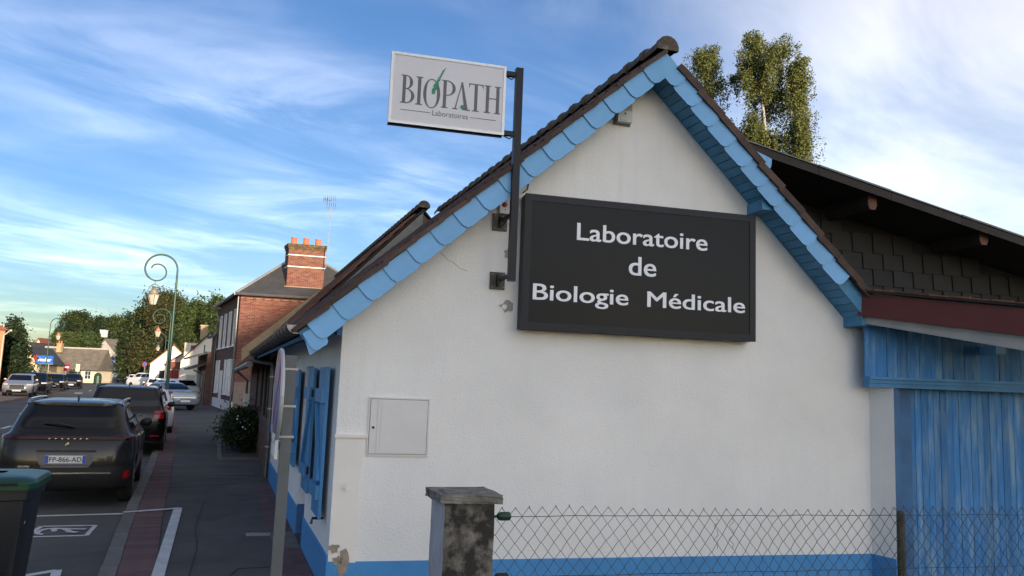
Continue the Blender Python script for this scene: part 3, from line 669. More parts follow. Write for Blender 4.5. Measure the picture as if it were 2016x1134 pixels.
# lettering: serif capitals built stroke by stroke
SW_, SH_ = uR - uL, zT - zB
def lp_(x, y, o=.0): return g(uL + x, zB + y, d1 - .003 + o)
lc = [0]
def stroke(mb, pts):
    lc[0] += 1; mb.prism([lp_(x, y) for x, y in pts], NG * (.0012 + (lc[0] % 9) * .0002))
def rect(mb, x0, x1, y0, y1): stroke(mb, [(x0, y0), (x1, y0), (x1, y1), (x0, y1)])
def arcstroke(mb, cx, cy, rx, ry, t0, t1, thick, thin, n=18):
    P = []
    for i in range(n + 1):
        a = t0 + (t1 - t0) * i / n; w_ = thin + (thick - thin) * abs(math.cos(a)) ** 1.3
        P.append(((cx + (rx) * math.cos(a), cy + ry * math.sin(a)), (cx + (rx - w_) * math.cos(a), cy + (ry - thin) * math.sin(a))))
    lc[0] += 1; h = .0012 + (lc[0] % 9) * .0002
    mb.sheet([[lp_(*a, h), lp_(*b, h)] for a, b in P]) if t1 < t0 else mb.sheet([[lp_(*b, h), lp_(*a, h)] for a, b in P])
def letter(ch, x, y, w_, h):
    mb = MB(); T = .030; t = .010; sr = .016
    if ch in 'BPITH':
        if ch == 'T': sx = x + w_ / 2 - T / 2
        elif ch == 'I': sx = x + w_ / 2 - T / 2
        else: sx = x + sr
        rect(mb, sx, sx + T, y, y + h); rect(mb, sx - sr, sx + T + sr, y, y + t)
        if ch != 'T': rect(mb, sx - sr, sx + T + (sr if ch in 'IH' else 0), y + h - t, y + h)
        if ch == 'H':
            s2 = x + w_ - sr - T; rect(mb, s2, s2 + T, y, y + h); rect(mb, s2 - sr, s2 + T + sr, y, y + t); rect(mb, s2 - sr, s2 + T + sr, y + h - t, y + h); rect(mb, sx + T, s2, y + h * .52, y + h * .52 + t)
        if ch == 'T':
            rect(mb, x, x + w_, y + h - t, y + h); stroke(mb, [(x, y + h), (x, y + h - .05), (x + .014, y + h - t)]); stroke(mb, [(x + w_, y + h), (x + w_, y + h - .05), (x + w_ - .014, y + h - t)])
        if ch in 'BP':
            yb = y + h * (.50 if ch == 'B' else .44); bx = sx + T - .002; rx = x + w_ * (.86 if ch == 'B' else 1) - bx; ry = (y + h - yb) / 2
            arcstroke(mb, bx, yb + ry, rx, ry, -math.pi / 2, math.pi / 2, T, t)
            if ch == 'B': ry2 = (yb - y) / 2 + t / 2; arcstroke(mb, bx, y + ry2, x + w_ - bx, ry2, -math.pi / 2, math.pi / 2, T, t)
    if ch == 'O': arcstroke(mb, x + w_ / 2, y + h / 2, w_ / 2, h / 2, 0, 2 * math.pi, T, t, 40)
    if ch == 'A':
        ax = x + w_ / 2; stroke(mb, [(x + .012, y), (x + .024, y), (ax + .004, y + h), (ax - .004, y + h)]); stroke(mb, [(x + w_ - .05, y), (x + w_ - .014, y), (ax + .006, y + h + .004), (ax - .010, y + h * .97)])
        rect(mb, x - .006, x + .042, y, y + t); rect(mb, x + w_ - .066, x + w_ + .006, y, y + t)
    part('letter', mb, M['ink'], FP)
h_ = .268; yb_ = .196; cw = dict(B=.128, I=.062, O=.158, P=.132, A=.155, T=.138, H=.160); xx = .098
for ch in 'BIOPATH':
    letter(ch, xx, yb_ - (.02 if ch == 'O' else 0), cw[ch], h_ + (.014 if ch == 'O' else 0)); xx += cw[ch] + {'I': .006, 'P': -.018, 'A': -.012}.get(ch, .011)
# green flame over the O, dot under the A
def green(pts): lc[0] += 1; return MB().prism([lp_(x, y, .004) for x, y in pts], NG * .0012)
fx, fy = .388, .315
part('flame', green([(fx, fy), (fx + .024, fy + .0), (fx + .03, fy + .035), (fx + .044, fy + .05), (fx + .04, fy + .075), (fx + .06, fy + .1), (fx + .052, fy + .115), (fx + .075, fy + .15), (fx + .045, fy + .145), (fx + .028, fy + .11), (fx + .008, fy + .085), (fx + .012, fy + .06), (fx - .004, fy + .045)]), M['green_ink'], FP)
part('flame', green([(fx + .044, fy + .15), (fx + .072, fy + .158), (fx + .095, fy + .215), (fx + .123, fy + .272), (fx + .086, fy + .232), (fx + .068, fy + .19)]), M['green_ink'], FP)
part('flame', green([(fx + .052, fy + .165), (fx + .058, fy + .163), (fx + .080, fy + .212), (fx + .077, fy + .214)]), M['sign_white'], FP)
xA = .098 + .128 + .062 + .158 + .132 + .011 * 2 + .006 - .018 + .011 + .155 / 2
part('dot', MB().prism([lp_(xA + .02 * math.cos(a), yb_ + .028 + .02 * math.sin(a), .003) for a in [i * math.pi / 12 for i in range(24)]], NG * .0012), M['green_ink'], FP)
for a, b in ((.10, .378), (.755, 1.0)): mbx = MB(); rect(mbx, a, b, .131, .136); part('rule', mbx, M['ink'], FP)
text_part('Laboratoires', FP, lp_(.398, .112), GU, UP, .335, .052, M['ink'], -.002, .0015, name='letter')
# post, arms, wall brackets
pu0, pu1 = gpx(1012, 250, OUT)[0], gpx(1027, 250, OUT)[0]; pt = gpx(1021, 133, OUT)[1]; pb = gpx(1005, 552, OUT)[1]
pc = (pu0 + pu1) / 2 + .005
part('post', gbox(pc - .034, pc + .034, pb, pt, OUT - .08, OUT - .012), M['anthracite'], PS)
part('post_cap', gbox(pc - .036, pc + .036, pt, pt + .006, OUT - .082, OUT - .010), M['anthracite'], PS)
for py in (142, 260):
    zz_ = gpx(1000, py, OUT)[1]; part('arm', gbox(uR - .008, pc - .034, zz_ - .022, zz_ + .022, OUT - .066, OUT - .022), M['anthracite'], PS)
    part('cable', MB().tube([g(uR, zz_ - .03, OUT - .03), g(uR + .06, zz_ - .055, OUT - .03), g(pc - .034, zz_ - .02, OUT - .03)], .006, 6), M['black_plastic'], PS)
for px, py in ((984, 438), (979, 553)):
    ub_, zb_ = gpx(px, py, .01)
    br = part('bracket_plate', gbox(ub_ - .075, ub_ + .075, zb_ - .085, zb_ + .085, .001, .016), M['black_plastic'], PS)
    for sx in (-1, 1):
        for sy in (-1, 1): part('bolt', MB().tube([g(ub_ + sx * .055, zb_ + sy * .062, .016), g(ub_ + sx * .055, zb_ + sy * .062, .028)], .011, 6), M['zinc'], br)
    part('gusset', MB().prism([g(ub_ - .012, zb_ - .06, .016), g(ub_ - .012, zb_ + .06, .016), g(ub_ - .012, zb_ + .02, .10), g(ub_ - .012, zb_ - .02, .10)], GU * .024), M['black_plastic'], br)
    p0 = g(ub_, zb_, .016); p1 = g(pc, zb_ + .02, OUT - .05); part('stay', MB().tube([p0, p1], .022, 4), M['anthracite'], PS)
# --- alarm siren, red-lamp box, meter box
us, zs = gpx(1228, 224, .04)
AS = thing('alarm_siren', 'small pale alarm siren box high under the gable peak', 'alarm box', g(us, zs - .12, .03))
part('housing', gbox(us - .078, us + .078, zs - .10, zs + .09, .002, .085), M['siren'], AS)
part('base_plate', gbox(us - .098, us + .086, zs - .118, zs + .1, .001, .02), mat('siren_base', (.16, .17, .17), .5), AS)
for i in range(7): part('louvre', gbox(us - .072, us + .072, zs + .02 + i * .011, zs + .025 + i * .011, .085, .089), mat('siren_slot', (.22, .23, .23), .6), AS)
part('lens', MB().tube([g(us, zs - .012, .085), g(us, zs - .012, .09)], .011, 8), M['black_plastic'], AS)
part('strobe', gbox(us - .05, us + .02, zs - .09, zs - .072, .085, .09), M['zinc_light'], AS)
us, zs = gpx(994, 402, .03)
RB = thing('sensor_box', 'little white box with a round red lens beside the sign post', 'alarm box', g(us, zs - .09, .03))
part('housing', gbox(us - .055, us + .055, zs - .10, zs + .10, .001, .055), M['box_plastic'], RB)
part('lens', MB().lathe(g(us - .005, zs - .012, .055), [(.024, 0), (.024, .008), (.015, .014), (.001, .016)], 14, NG), M['red_plastic'], RB)
part('screw', MB().tube([g(us, zs - .06, .055), g(us, zs - .06, .058)], .006, 8), M['black_plastic'], RB)
part('cable', MB().tube([g(us + .02, zs - .1, .02), g(us + .02, zs - .17, .02), g(us - .01, zs - .22, .02)], .006, 6), M['black_plastic'], RB)
ml, mt = gpx(727, 781); mr2, mb2 = gpx(841, 899)
MBX = thing('meter_box', 'cream square utility meter cabinet door set in the white gable', 'meter box', g((ml + mr2) / 2, mb2, .01))
fr = MB()
for a, b, c, d in ((ml, mr2, mb2, mb2 + .016), (ml, mr2, mt - .014, mt), (ml, ml + .014, mb2 + .016, mt - .014), (mr2 - .014, mr2, mb2 + .016, mt - .014)): fr.prism([g(a, c, .0005), g(b, c, .0005), g(b, d, .0005), g(a, d, .0005)], NG * .016)
part('frame', fr, M['box_plastic'], MBX)
part('recess', gbox(ml + .012, mr2 - .012, mb2 + .012, mt - .012, .0005, .003), M['ink'], MBX)
pd = part('door', gbox(ml + .019, mr2 - .019, mb2 + .021, mt - .019, .004, .022), M['box_plastic'], MBX)
part('pressed_field', gbox(ml + .115, mr2 - .11, mb2 + .03, mt - .03, .022, .027), M['box_plastic'], pd)
part('hinge_rib', gbox(ml + .085, ml + .10, mb2 + .025, mt - .025, .022, .028), M['box_plastic'], pd)
part('lock', MB().tube([g(ml + .05, (mt + mb2) / 2 - .01, .022), g(ml + .05, (mt + mb2) / 2 - .01, .026)], .013, 10), M['black_plastic'], pd)

# ================================================================== FENCE
PD = 4.8
pA = at(868, 1134, PD); pA = Vector((at(868, 990, PD).x, PD, 0)); pf0 = at(873, 1060, PD); pf1 = at(975, 1060, PD); ptop = at(868, 990, PD).z
pw = (pf1.x - pf0.x); base = Vector((pf0.x, PD, 0)); bd = FWD
PIL = thing('gate_pillar', 'weathered grey concrete gate pillar with a lichened flat cap', 'pillar', base + GU * pw / 2)
pbm = MB(); nst = 12; rnd = random.Random(3); rows = []
crn = [base, base + GU * pw, base + GU * pw + FWD * .30, base + FWD * .30]
for i in range(nst + 1):
    z = ptop * i / nst; row = []
    for k in range(4):
        a_, b_ = crn[k], crn[(k + 1) % 4]
        for j in range(5): p = a_.lerp(b_, j / 5); q = p + Vector((rnd.gauss(0, .0022), rnd.gauss(0, .0022), 0)); row.append((q.x, q.y, z))
    row.append(row[0]); rows.append(row)
pbm.sheet(rows)
pbm.m = [1 if (j % 20) >= 15 else 0 for i in range(nst) for j in range(20)]  # one side face takes the paler material
part('shaft', pbm, [M['concrete'], M['concrete_pale']], PIL)
ov = .035; cpb = base - GU * ov - FWD * ov
cap = MB().prism([cpb + UP * (ptop - .0), cpb + GU * (pw + 2 * ov) + UP * ptop, cpb + GU * (pw + 2 * ov) + FWD * (.30 + 2 * ov) + UP * ptop, cpb + FWD * (.30 + 2 * ov) + UP * ptop], UP * .052)
bmx = bmesh.new(); tm_ = cap.mesh('cap', mat('cap_concrete', (.20, .19, .17), .95, .35, 9, .9, 40, col2=(.07, .065, .055), c2scale=12, c2thr=(.5, .62))); bmx.from_mesh(tm_)
bmesh.ops.subdivide_edges(bmx, edges=bmx.edges[:], cuts=6, use_grid_fill=True)
for v in bmx.verts: v.co += Vector((rnd.gauss(0, .002), rnd.gauss(0, .002), rnd.gauss(0, .0018)))
bmx.to_mesh(tm_); bmx.free(); link('cap', tm_, PIL)
# chain-link
FB = base + GU * pw + FWD * .12
fz = at(1100, 1015, (FB + GU * .5).y).z
FN = thing('chain_link_fence', 'rusty chain-link fence with zigzag wires in front of the white gable', 'fence', FB + GU * 2.4)
pitch = .0425; NW = 128; dz = .106; rnd = random.Random(5)
for i in range(NW):
    x0 = .005 + i * pitch; pts = []; k = 0; z = fz + (.045 if i % 2 == 0 else .045 + 0) + (0); wob = 0
    first = True
    while z > .02:
        x = x0 + (0 if (k + i) % 2 == 0 else pitch); wob += rnd.gauss(0, .0008)
        sag = .010 * math.sin(x * 2.1 + .6) + .007 * math.sin(x * 5.3 + z * 4); pts.append(FB + NG * (.012 * math.sin(x * 3.1 + z * 5)) + UP * sag + GU * (x + wob + .006 * math.sin(z * 9 + x * 4) + rnd.gauss(0, .0012)) + UP * (z + rnd.gauss(0, .0012)) + NG * (.003 if k % 2 else -.003)); z -= dz / 2; k += 1
    pts = ([pts[0] + GU * .010 - UP * .014, pts[0] + UP * (.004 + rnd.uniform(-.006, .006))] + pts) if i % 2 == 0 else pts
    part('wire', MB().tube(pts, .0023, 4), M['wire'], FN)
for z in (fz, fz - .36, fz - .75):
    pts = [FB + GU * (i * .18) + UP * (z + rnd.gauss(0, .002)) + NG * .006 for i in range(32)]; part('tension_wire', MB().tube(pts, .0024, 5), M['wire'], FN)
    p = FB + GU * .085 + UP * z + NG * .01
    part('tensioner', MB().lathe(p - GU * .055, [(.006, 0), (.008, .02), (.022, .03), (.026, .05), (.026, .10), (.018, .108), (.006, .112)], 8, GU), M['green_iron'] if z == fz else M['felt'], FN)
for px in (1405, 1435):
    q = (onplane(px, 1030, FB, NG) - FB).dot(GU); part('loose_wire', MB().tube([FB + GU * (q + .02 * math.sin(t * 2.2) + .01) + UP * (fz - .01 - .028 * t) + NG * .02 for t in range(8)], .0016, 4), M['wire'], FN)
qpost = (onplane(1775, 1050, FB + FWD * .05, NG) - FB).dot(GU)
FPST = part('fence_post', MB().tube([FB + GU * qpost + FWD * .05 - UP * .05, FB + GU * qpost + FWD * .05 + UP * (fz - .0), FB + GU * qpost + FWD * .05 + UP * (fz + .02)], [.030, .028, .017], 8), mat('post_wood', (.060, .058, .042), .95, .4, 8, .4, 30), FN)
wallb = MB().prism([FB + GU * .0 - UP * .1 + NG * .08, FB + GU * 6 - UP * .1 + NG * .08, FB + GU * 6 + UP * .02 + NG * .08, FB + UP * .02 + NG * .08], FWD * .2); part('footing', wallb, M['concrete'], FN)
gy = MB().prism([FB - UP * .1 + FWD * .3, FB + GU * 7 - UP * .1 + FWD * .3, FB + GU * 7 - UP * .1 + FWD * 5, O - UP * .1 + GU * .2], UP * .08); struct('yard', gy, M['tan'])

# ================================================================== GARAGE TO THE RIGHT
cr = g(W0, 0)                                   # crease where the gable ends
pr0 = at(1762, 900, cr.y - .26); pr0.z = 0      # pier's outer edge
GD = pr0.y + .05                                 # garage front plane (depth), parallel to X
GAR = thing('garage', 'garage of worn blue vertical boards under a maroon roof edge beside the white house', 'garage', (pr0.x + 1.3, GD, 0))
crf = cr - FWD * .002
part('pier', MB().prism([crf - UP * .02, Vector((pr0.x, pr0.y, -.02)), Vector((pr0.x + .01, pr0.y + .35, -.02)), cr + FWD * .3 + GU * .05 - UP * .02], UP * 2.13), M['stucco'], GAR)
nrm = (Vector((pr0.x, pr0.y, 0)) - cr); nrm = Vector((nrm.y, -nrm.x, 0)).normalized()
if nrm.y > 0: nrm = -nrm
part('plinth', MB().prism([crf - UP * .02 + nrm * .001, Vector((pr0.x, pr0.y, -.02)) + nrm * .001, Vector((pr0.x, pr0.y, .29)) + nrm * .001, crf + UP * .29 + nrm * .001], nrm * .012), M['plinth'], GAR)
# door frame, door boards
x0 = at(1762, 900, GD).x; x1 = at(1792, 900, GD + .14).x; X2 = 8.2; lz0 = at(1712, 762, GD - .05).z; lz1 = at(1712, 741, GD - .05).z
part('door_post', MB().abox((x0 + .002, GD, -.02), (x0 + .06, GD + .16, lz0)), M['blue_frame'], GAR)
part('door_jamb', MB().abox((x0 + .062, GD + .10, -.02), (x1 - .002, GD + .17, lz0)), M['blue_frame'], GAR)
DOOR = part('garage_door', MB().abox((x1, GD + .165, 0), (X2, GD + .19, lz0 + .04)), M['blue_frame'], GAR)
x = x1; rnd = random.Random(8); j = 0
while x < X2 - .1:
    wd = rnd.choice((.062, .066, .07)); part('door_board', MB().abox((x + .002, GD + .140 + rnd.uniform(0, .008), .01), (x + wd - .002, GD + .163, lz0 + .03)), M['blue_worn'], DOOR); x += wd
# lintel: three stepped mouldings
xl = at(1711, 755, GD - .05).x
for i, (a, b, o) in enumerate(((0, .4, .05), (.4, .75, .065), (.75, 1, .085))):
    part('lintel', MB().abox((xl, GD - o, lz0 + (lz1 - lz0) * a + .0005), (X2, GD + .10, lz0 + (lz1 - lz0) * b)), M['blue_wood'], GAR)
# boards above the lintel
x = xl - .03; 
def fz_at(x): return 2.86 - .09 * (x - 3.6)
while x < X2 - .1:
    wd = rnd.choice((.11, .12, .125)); part('wall_board', MB().abox((x + .002, GD - .03 + rnd.uniform(0, .006), lz1 + .001), (x + wd - .002, GD - .005, fz_at(x) + .1)), M['blue_worn'], GAR); x += wd
part('wall_backing', MB().abox((xl, GD - .004, lz1), (X2, GD + .06, 3.0)), M['blue_frame'], GAR)
# roof: maroon verge board, grey soffit board, deck
P0 = at(1690, 577, cr.y - .35); P0b = at(1688, 621, cr.y - .35); Pd = 7.35; P1 = at(2016, 606, Pd); P1b = at(2016, 661, Pd)
ext = 1.9; e = (P1 - P0); eb = (P1b - P0b); Pe = P0 + e * ext; Peb = P0b + eb * ext
hn = Vector((e.y, -e.x, 0)).normalized(); hn = -hn if hn.y > 0 else hn
part('fascia', MB().prism([P0b, Peb, Pe, P0], -hn * .03), M['maroon'], GAR)
q0 = at(1686, 634, cr.y - .33) - hn * .035; q1 = at(2016, 690, Pd) - hn * .03; q1 = q0 + (q1 - q0) * ext
part('soffit_board', MB().prism([q0, q1, Peb - hn * .032 + UP * .01, P0b - hn * .032 + UP * .01], -hn * .025), M['grey_board'], GAR)
dk = MB().prism([P0 + UP * .012 - hn * -.04, Pe + UP * .012 + hn * .04, Pe + UP * .012 - hn * 3 + UP * .25, P0 + UP * .012 - hn * 2.2 + UP * .12 + Vector((.6, 0, 0))], UP * .02); part('roof_deck', dk, M['felt'], GAR)
for i in range(16):
    t = i / 16; p = P0.lerp(Pe, t); q = P0.lerp(Pe, t + 1 / 16 - .004); part('verge_tile', MB().prism([p + hn * .05 + UP * .034, q + hn * .05 + UP * .034, q - hn * .25 + UP * .05, p - hn * .25 + UP * .05], UP * (.014 + .006 * (i % 2))), M['tile_red'], GAR)
pe = at(1968, 690, GD - .30); part('rafter_end', MB().abox((pe.x - .05, GD - .32, pe.z - .04), (pe.x + .05, GD, pe.z + .05)), M['blue_slate'], GAR)
# ================================================================== SLATE-HUNG HOUSE BEHIND
SS = 1.35
SH = thing('slate_hung_house', 'dark house hung with grey slates under a long sloping eave with projecting beam ends', 'house', g(6.5, 0, 0, SS))
va = gpx(1470, 284, 0, .55); vb_ = gpx(2016, 474, 0, .55); ks = (vb_[1] - va[1]) / (vb_[0] - va[0])
def vz(u): return va[1] + ks * (u - va[0])
def vzs(u, s): return vz(u) + .0 
part('wall', MB().prism([g(3.6, 0, 0, SS + .03), g(11.5, 0, 0, SS + .03), g(11.5, vz(11.5) - .12, 0, SS + .03), g(3.6, vz(3.6) - .12, 0, SS + .03)], FWD * .25), M['slate_back'], SH)
part('wall_backing', MB().prism([g(4.2, 2.2, 0, SS + .012), g(11.4, 2.2, 0, SS + .012), g(11.4, vz(11.4) - .13, 0, SS + .012), g(4.2, vz(4.2) - .13, 0, SS + .012)], FWD * .017), M['slate_back'], SH)
SLM = MB().prism([(0, 0, 0), (.306, 0, 0), (.306, 0, .26), (0, 0, .26)], (0, .005, 0)).mesh('slate', M['slate'])
r = 0; z = 2.75
while z < 5.2:
    u = 4.9 + (.155 if r % 2 else 0)
    while u < 9.7:
        if z + .26 < vz(u + .15) - .1 and z + .1 < 8 and u > ua + (za - z) / kR - .9:
            link('slate', SLM, SH, basis(GU, FWD, UP, g(u, z, 0, SS - .020)) @ Matrix.Rotation(math.radians(-4.2), 4, 'X'))
        u += .31
    z += .212; r += 1
rfm = MB().prism([g(va[0] - .15, vz(va[0] - .15) - .07, 0, .5), g(11.8, vz(11.8) - .07, 0, .5), g(11.8, vz(11.8), 0, .5), g(va[0] - .15, vz(va[0] - .15), 0, .5)], FWD * 7)
SR = part('roof', rfm, M['felt'], SH)
for i in range(7):
    ua_ = va[0] - .1 + i * 1.0; part('edge_trim', MB().prism([g(ua_, vz(ua_) + .001, 0, .47), g(ua_ + .99, vz(ua_ + .99) + .001, 0, .47), g(ua_ + .99, vz(ua_ + .99) + .016 + .006 * (i % 2), 0, .47), g(ua_, vz(ua_) + .016 + .006 * (i % 2), 0, .47)], FWD * .2), M['zinc'], SR)
    part('verge_board', MB().prism([g(ua_, vz(ua_) - .10, 0, .485), g(ua_ + .995, vz(ua_ + .995) - .10, 0, .485), g(ua_ + .995, vz(ua_ + .995) - .004, 0, .485), g(ua_, vz(ua_) - .004, 0, .485)], FWD * .014), M['felt'], SR)
for px, py in ((1717, 396), (1936, 466)):
    pu, pz_ = gpx(px, py, 0, .62); w_ = .062; h2 = .105; pts = [(-w_, h2), (w_, h2), (w_, -h2 + .05), (w_ * .6, -h2), (-w_ * .6, -h2), (-w_, -h2 + .05)]
    part('purlin', MB().prism([g(pu + a, pz_ + b, 0, .62) for a, b in pts], FWD * .75), M['felt'], SR)
    part('purlin_end', MB().prism([g(pu + a, pz_ + b, 0, .612) for a, b in pts], FWD * .007), M['purlin'], SR)
uo, zo = gpx(1503, 316, 0, .40); pts = [(-.085, .1), (.11, .03), (.10, -.06), (.075, -.1), (.04, -.10), (-.06, .02)]
part('verge_slate', MB().prism([g(uo + a, zo + b, 0, .40) for a, b in pts], FWD * .007), M['blue_slate'], SR)
# ================================================================== HOUSES ALONG THE STREET
def wall_bricks(name, parent, o, xd, nd, w_, h, clip=None, bl=.22, bh=.065, j=.013, m='brick', proud=.006):
    mb = MB(); rows = int(h / (bh + j)); 
    for r in range(rows):
        x = -(bl / 2 if r % 2 else 0)
        while x < w_:
            a, b = max(x, 0), min(x + bl, w_); z0 = r * (bh + j)
            if b - a > .03 and (clip is None or clip((a + b) / 2, z0 + bh / 2)):
                c = o + xd * ((a + b) / 2) + UP * (z0 + bh / 2) + nd * (proud / 2 + .001)
                mb.box(c, xd * ((b - a) / 2), nd * (proud / 2), UP * (bh / 2))
            x += bl + j
    return stuff(part(name, mb, M[m], parent))
def window(parent, c, xd, nd, w_, h, fm='white_paint', bars=1, depth=.05, name='window', sill=True, pm='glass'):
    mb = MB(); f = .06
    for dx, dz, a, b in ((-(w_ - f) / 2, 0, f / 2, h / 2), ((w_ - f) / 2, 0, f / 2, h / 2), (0, (h - f) / 2, w_ / 2 - f, f / 2), (0, -(h - f) / 2, w_ / 2 - f, f / 2)): mb.box(c + xd * dx + UP * dz + nd * (depth / 2 + .002), xd * a, nd * (depth / 2), UP * b)
    for k in range(bars): mb.box(c + UP * (h * ((k + 1) / (bars + 1) - .5)) + nd * (.014), xd * (w_ / 2 - f), nd * .012, UP * .02)
    mb.box(c + nd * .014, xd * .02, nd * .0125, UP * (h / 2 - f))
    o = part(name, mb, M[fm], parent); part('pane', MB().box(c + nd * .006, xd * (w_ / 2 - .01), nd * .003, UP * (h / 2 - .01)), M[pm], o)
    if sill: part('sill', MB().box(c - UP * (h / 2 + .04) + nd * .07, xd * (w_ / 2 + .06), nd * .06, UP * .035), M[fm], o)
    return o
def panel_shutter(parent, c, xd, nd, w_, h, m='white_paint'):
    o = part('shutter', MB().box(c + nd * .022, xd * (w_ / 2), nd * .016, UP * (h / 2)), M[m], parent)
    for k in (-1, 1): part('batten', MB().box(c + UP * (k * h * .33) + nd * .046, xd * (w_ / 2 - .03), nd * .007, UP * .05), M[m], o)
    return o
def gable_house(name, label, o, a, b, La, Lb, eave, ridge, wm, rm, over=.2, rx=.5, thick=.1, verge=None, group=None):
    # a: along the ridge, b: across; o at the near corner; rx: ridge place across
    a = a.normalized(); b = b.normalized(); H = thing(name, label, 'house', o + a * La / 2 + b * Lb / 2, group)
    part('wall', MB().prism([o - UP * .3, o + b * Lb - UP * .3, o + b * Lb + UP * eave, o + b * Lb * rx + UP * (ridge - .04), o + UP * eave], a * La), wm, H)
    for sgn, q0, q1 in ((0, 0.0, rx), (1, 1.0, rx)):
        e0 = o + b * Lb * q0 + UP * eave; r0 = o + b * Lb * q1 + UP * ridge; d = (e0 - r0).normalized(); n_ = (a.cross(d)); n_ = n_ if n_.z > 0 else -n_
        R0 = r0 - a * over + (d * .0006 if sgn else Vector()); E0 = e0 + d * over - a * over
        rp_ = part('roof', MB().prism([R0, E0, E0 + n_ * thick, R0 + n_ * thick], a * (La + 2 * over)), rm, H)
        if sgn == 0: H['_r'] = 1; first = rp_
    part('ridge', MB().tube([o + b * Lb * rx + UP * (ridge + thick) - a * over, o + b * Lb * rx + UP * (ridge + thick) + a * (La + over)], .09, 8), verge or rm, first)
    return H, first
def chimney(parent, c, xd, nd, w_, d, h, m, pots=1, potm='pot'):
    ch = part('chimney', MB().box(c + UP * h / 2, xd * (w_ / 2), nd * (d / 2), UP * (h / 2)).box(c + UP * (h + .04), xd * (w_ / 2 + .05), nd * (d / 2 + .05), UP * .06), m, parent)
    for i in range(pots):
        p = c + xd * (w_ * ((i + .5) / pots - .5)) + UP * (h + .1); part('chimney_pot', MB().lathe(p, [(.13, 0), (.115, .35), (.13, .38), (.13, .42)], 10), M[potm], ch)
    return ch
# --- old brick barn joined to the laboratory
BN0, BN1 = LEN + .02, 21.5
BARN = thing('brick_barn', 'long low old brick barn with dark tiled roof joined to the white house', 'barn', fa((BN0 + BN1) / 2, 0, -1.5))
bu, bz = gpx(834, 409, 0, BN0); bu2, bz2 = gpx(640, 583, 0, BN0); kB = (bz - bz2) / (bu - bu2)
def bl_(u): return bz - kB * (bu - u)
def bw(u, z, s): return O + GU * u + UP * z + FWD * s
e0u = -.42
part('wall', MB().prism([bw(.02, -.1, BN0), bw(5.6, -.1, BN0), bw(5.6, bl_(.02) - .1, BN0), bw(bu, bz - .14, BN0), bw(.02, bl_(.02) - .14, BN0)], FWD * (BN1 - BN0 - .4)), M['mortar_dark'], BARN)
wall_bricks('brickwork', BARN, bw(.02, 0, BN0 + .02), FWD, NF, BN1 - BN0 - .5, bl_(.02) - .2, m='brick_dark')
for s_ in (10.2, 11.4, 13.0, 15.5): part('timber', MB().box(fa(s_, 1.6, .012), FWD * .06, NF * .02, UP * .55), M['felt'], BARN)
br = MB(); th = .05; e0z = bl_(e0u)
for s0_, s1_, dz_ in ((BN0, BN1, 0),):
    br.prism([bw(bu, bz - .07, s0_), bw(e0u, e0z - .07, s0_), bw(e0u, e0z - .02, s0_), bw(bu, bz - .02, s0_)], FWD * (s1_ - s0_))
    br.prism([bw(bu + .002, bz - .07, s0_), bw(5.9, bz - .07 - kB * (5.9 - bu), s0_), bw(5.9, bz - .02 - kB * (5.9 - bu), s0_), bw(bu + .002, bz - .02, s0_)], FWD * (s1_ - s0_))
BR = part('roof', br, M['felt'], BARN)
def rb(t, s, h=0):
    d = math.sqrt(1 + kB * kB); return O + GU * (bu - t / d - kB / d * h) + UP * (bz - .02 - t * kB / d + h / d) + FWD * s
TMR = tile_mesh('tile', M['tile_red'])
lay(rb, (bu - e0u) * math.sqrt(1 + kB * kB), None, BN0, BN1 - .2, BR, TMR, 45)
s = BN0 - .05
while s < BN1 - .1:
    link('ridge_tile', RM, BR, basis(GU, FWD, UP, bw(bu, bz + .05, s)) @ Matrix.Rotation(random.uniform(-.03, .03), 4, 'Z')); s += .36
part('flashing', MB().prism([bw(bu, bz - .09, BN0 - .006), bw(e0u + .3, bl_(e0u + .3) - .09, BN0 - .006), bw(e0u + .3, bl_(e0u + .3) - .30, BN0 - .006), bw(bu, bz - .42, BN0 - .006)], FWD * .005), M['zinc'], BR)
cu0, cz0 = gpx(477, 685, 0, BN1); cu1, cz1 = gpx(637, 565, 0, BN1)
part('coping', MB().prism([bw(cu0, cz0, BN1), bw(cu1, cz1, BN1), bw(cu1, cz1 - .55, BN1), bw(cu0, cz0 - .45, BN1)], FWD * .32), M['tancope'], BARN)
gtr = MB().tube([bw(e0u - .06, e0z - .08, BN0 + .4), bw(e0u - .06, e0z - .12, BN1)], .07, 8); part('gutter', gtr, M['zinc'], BARN)
part('downpipe', MB().tube([bw(e0u - .06, e0z - .12, BN1 - .4), fa(BN1 - .4, e0z - .45, .08), fa(BN1 - .4, 0, .08)], .045, 8), M['zinc'], BARN)
part('meter_box', MB().box(fa(BN1 - 1.2, 1.1, .1), FWD * .2, NF * .09, UP * .24), M['box_plastic'], BARN)
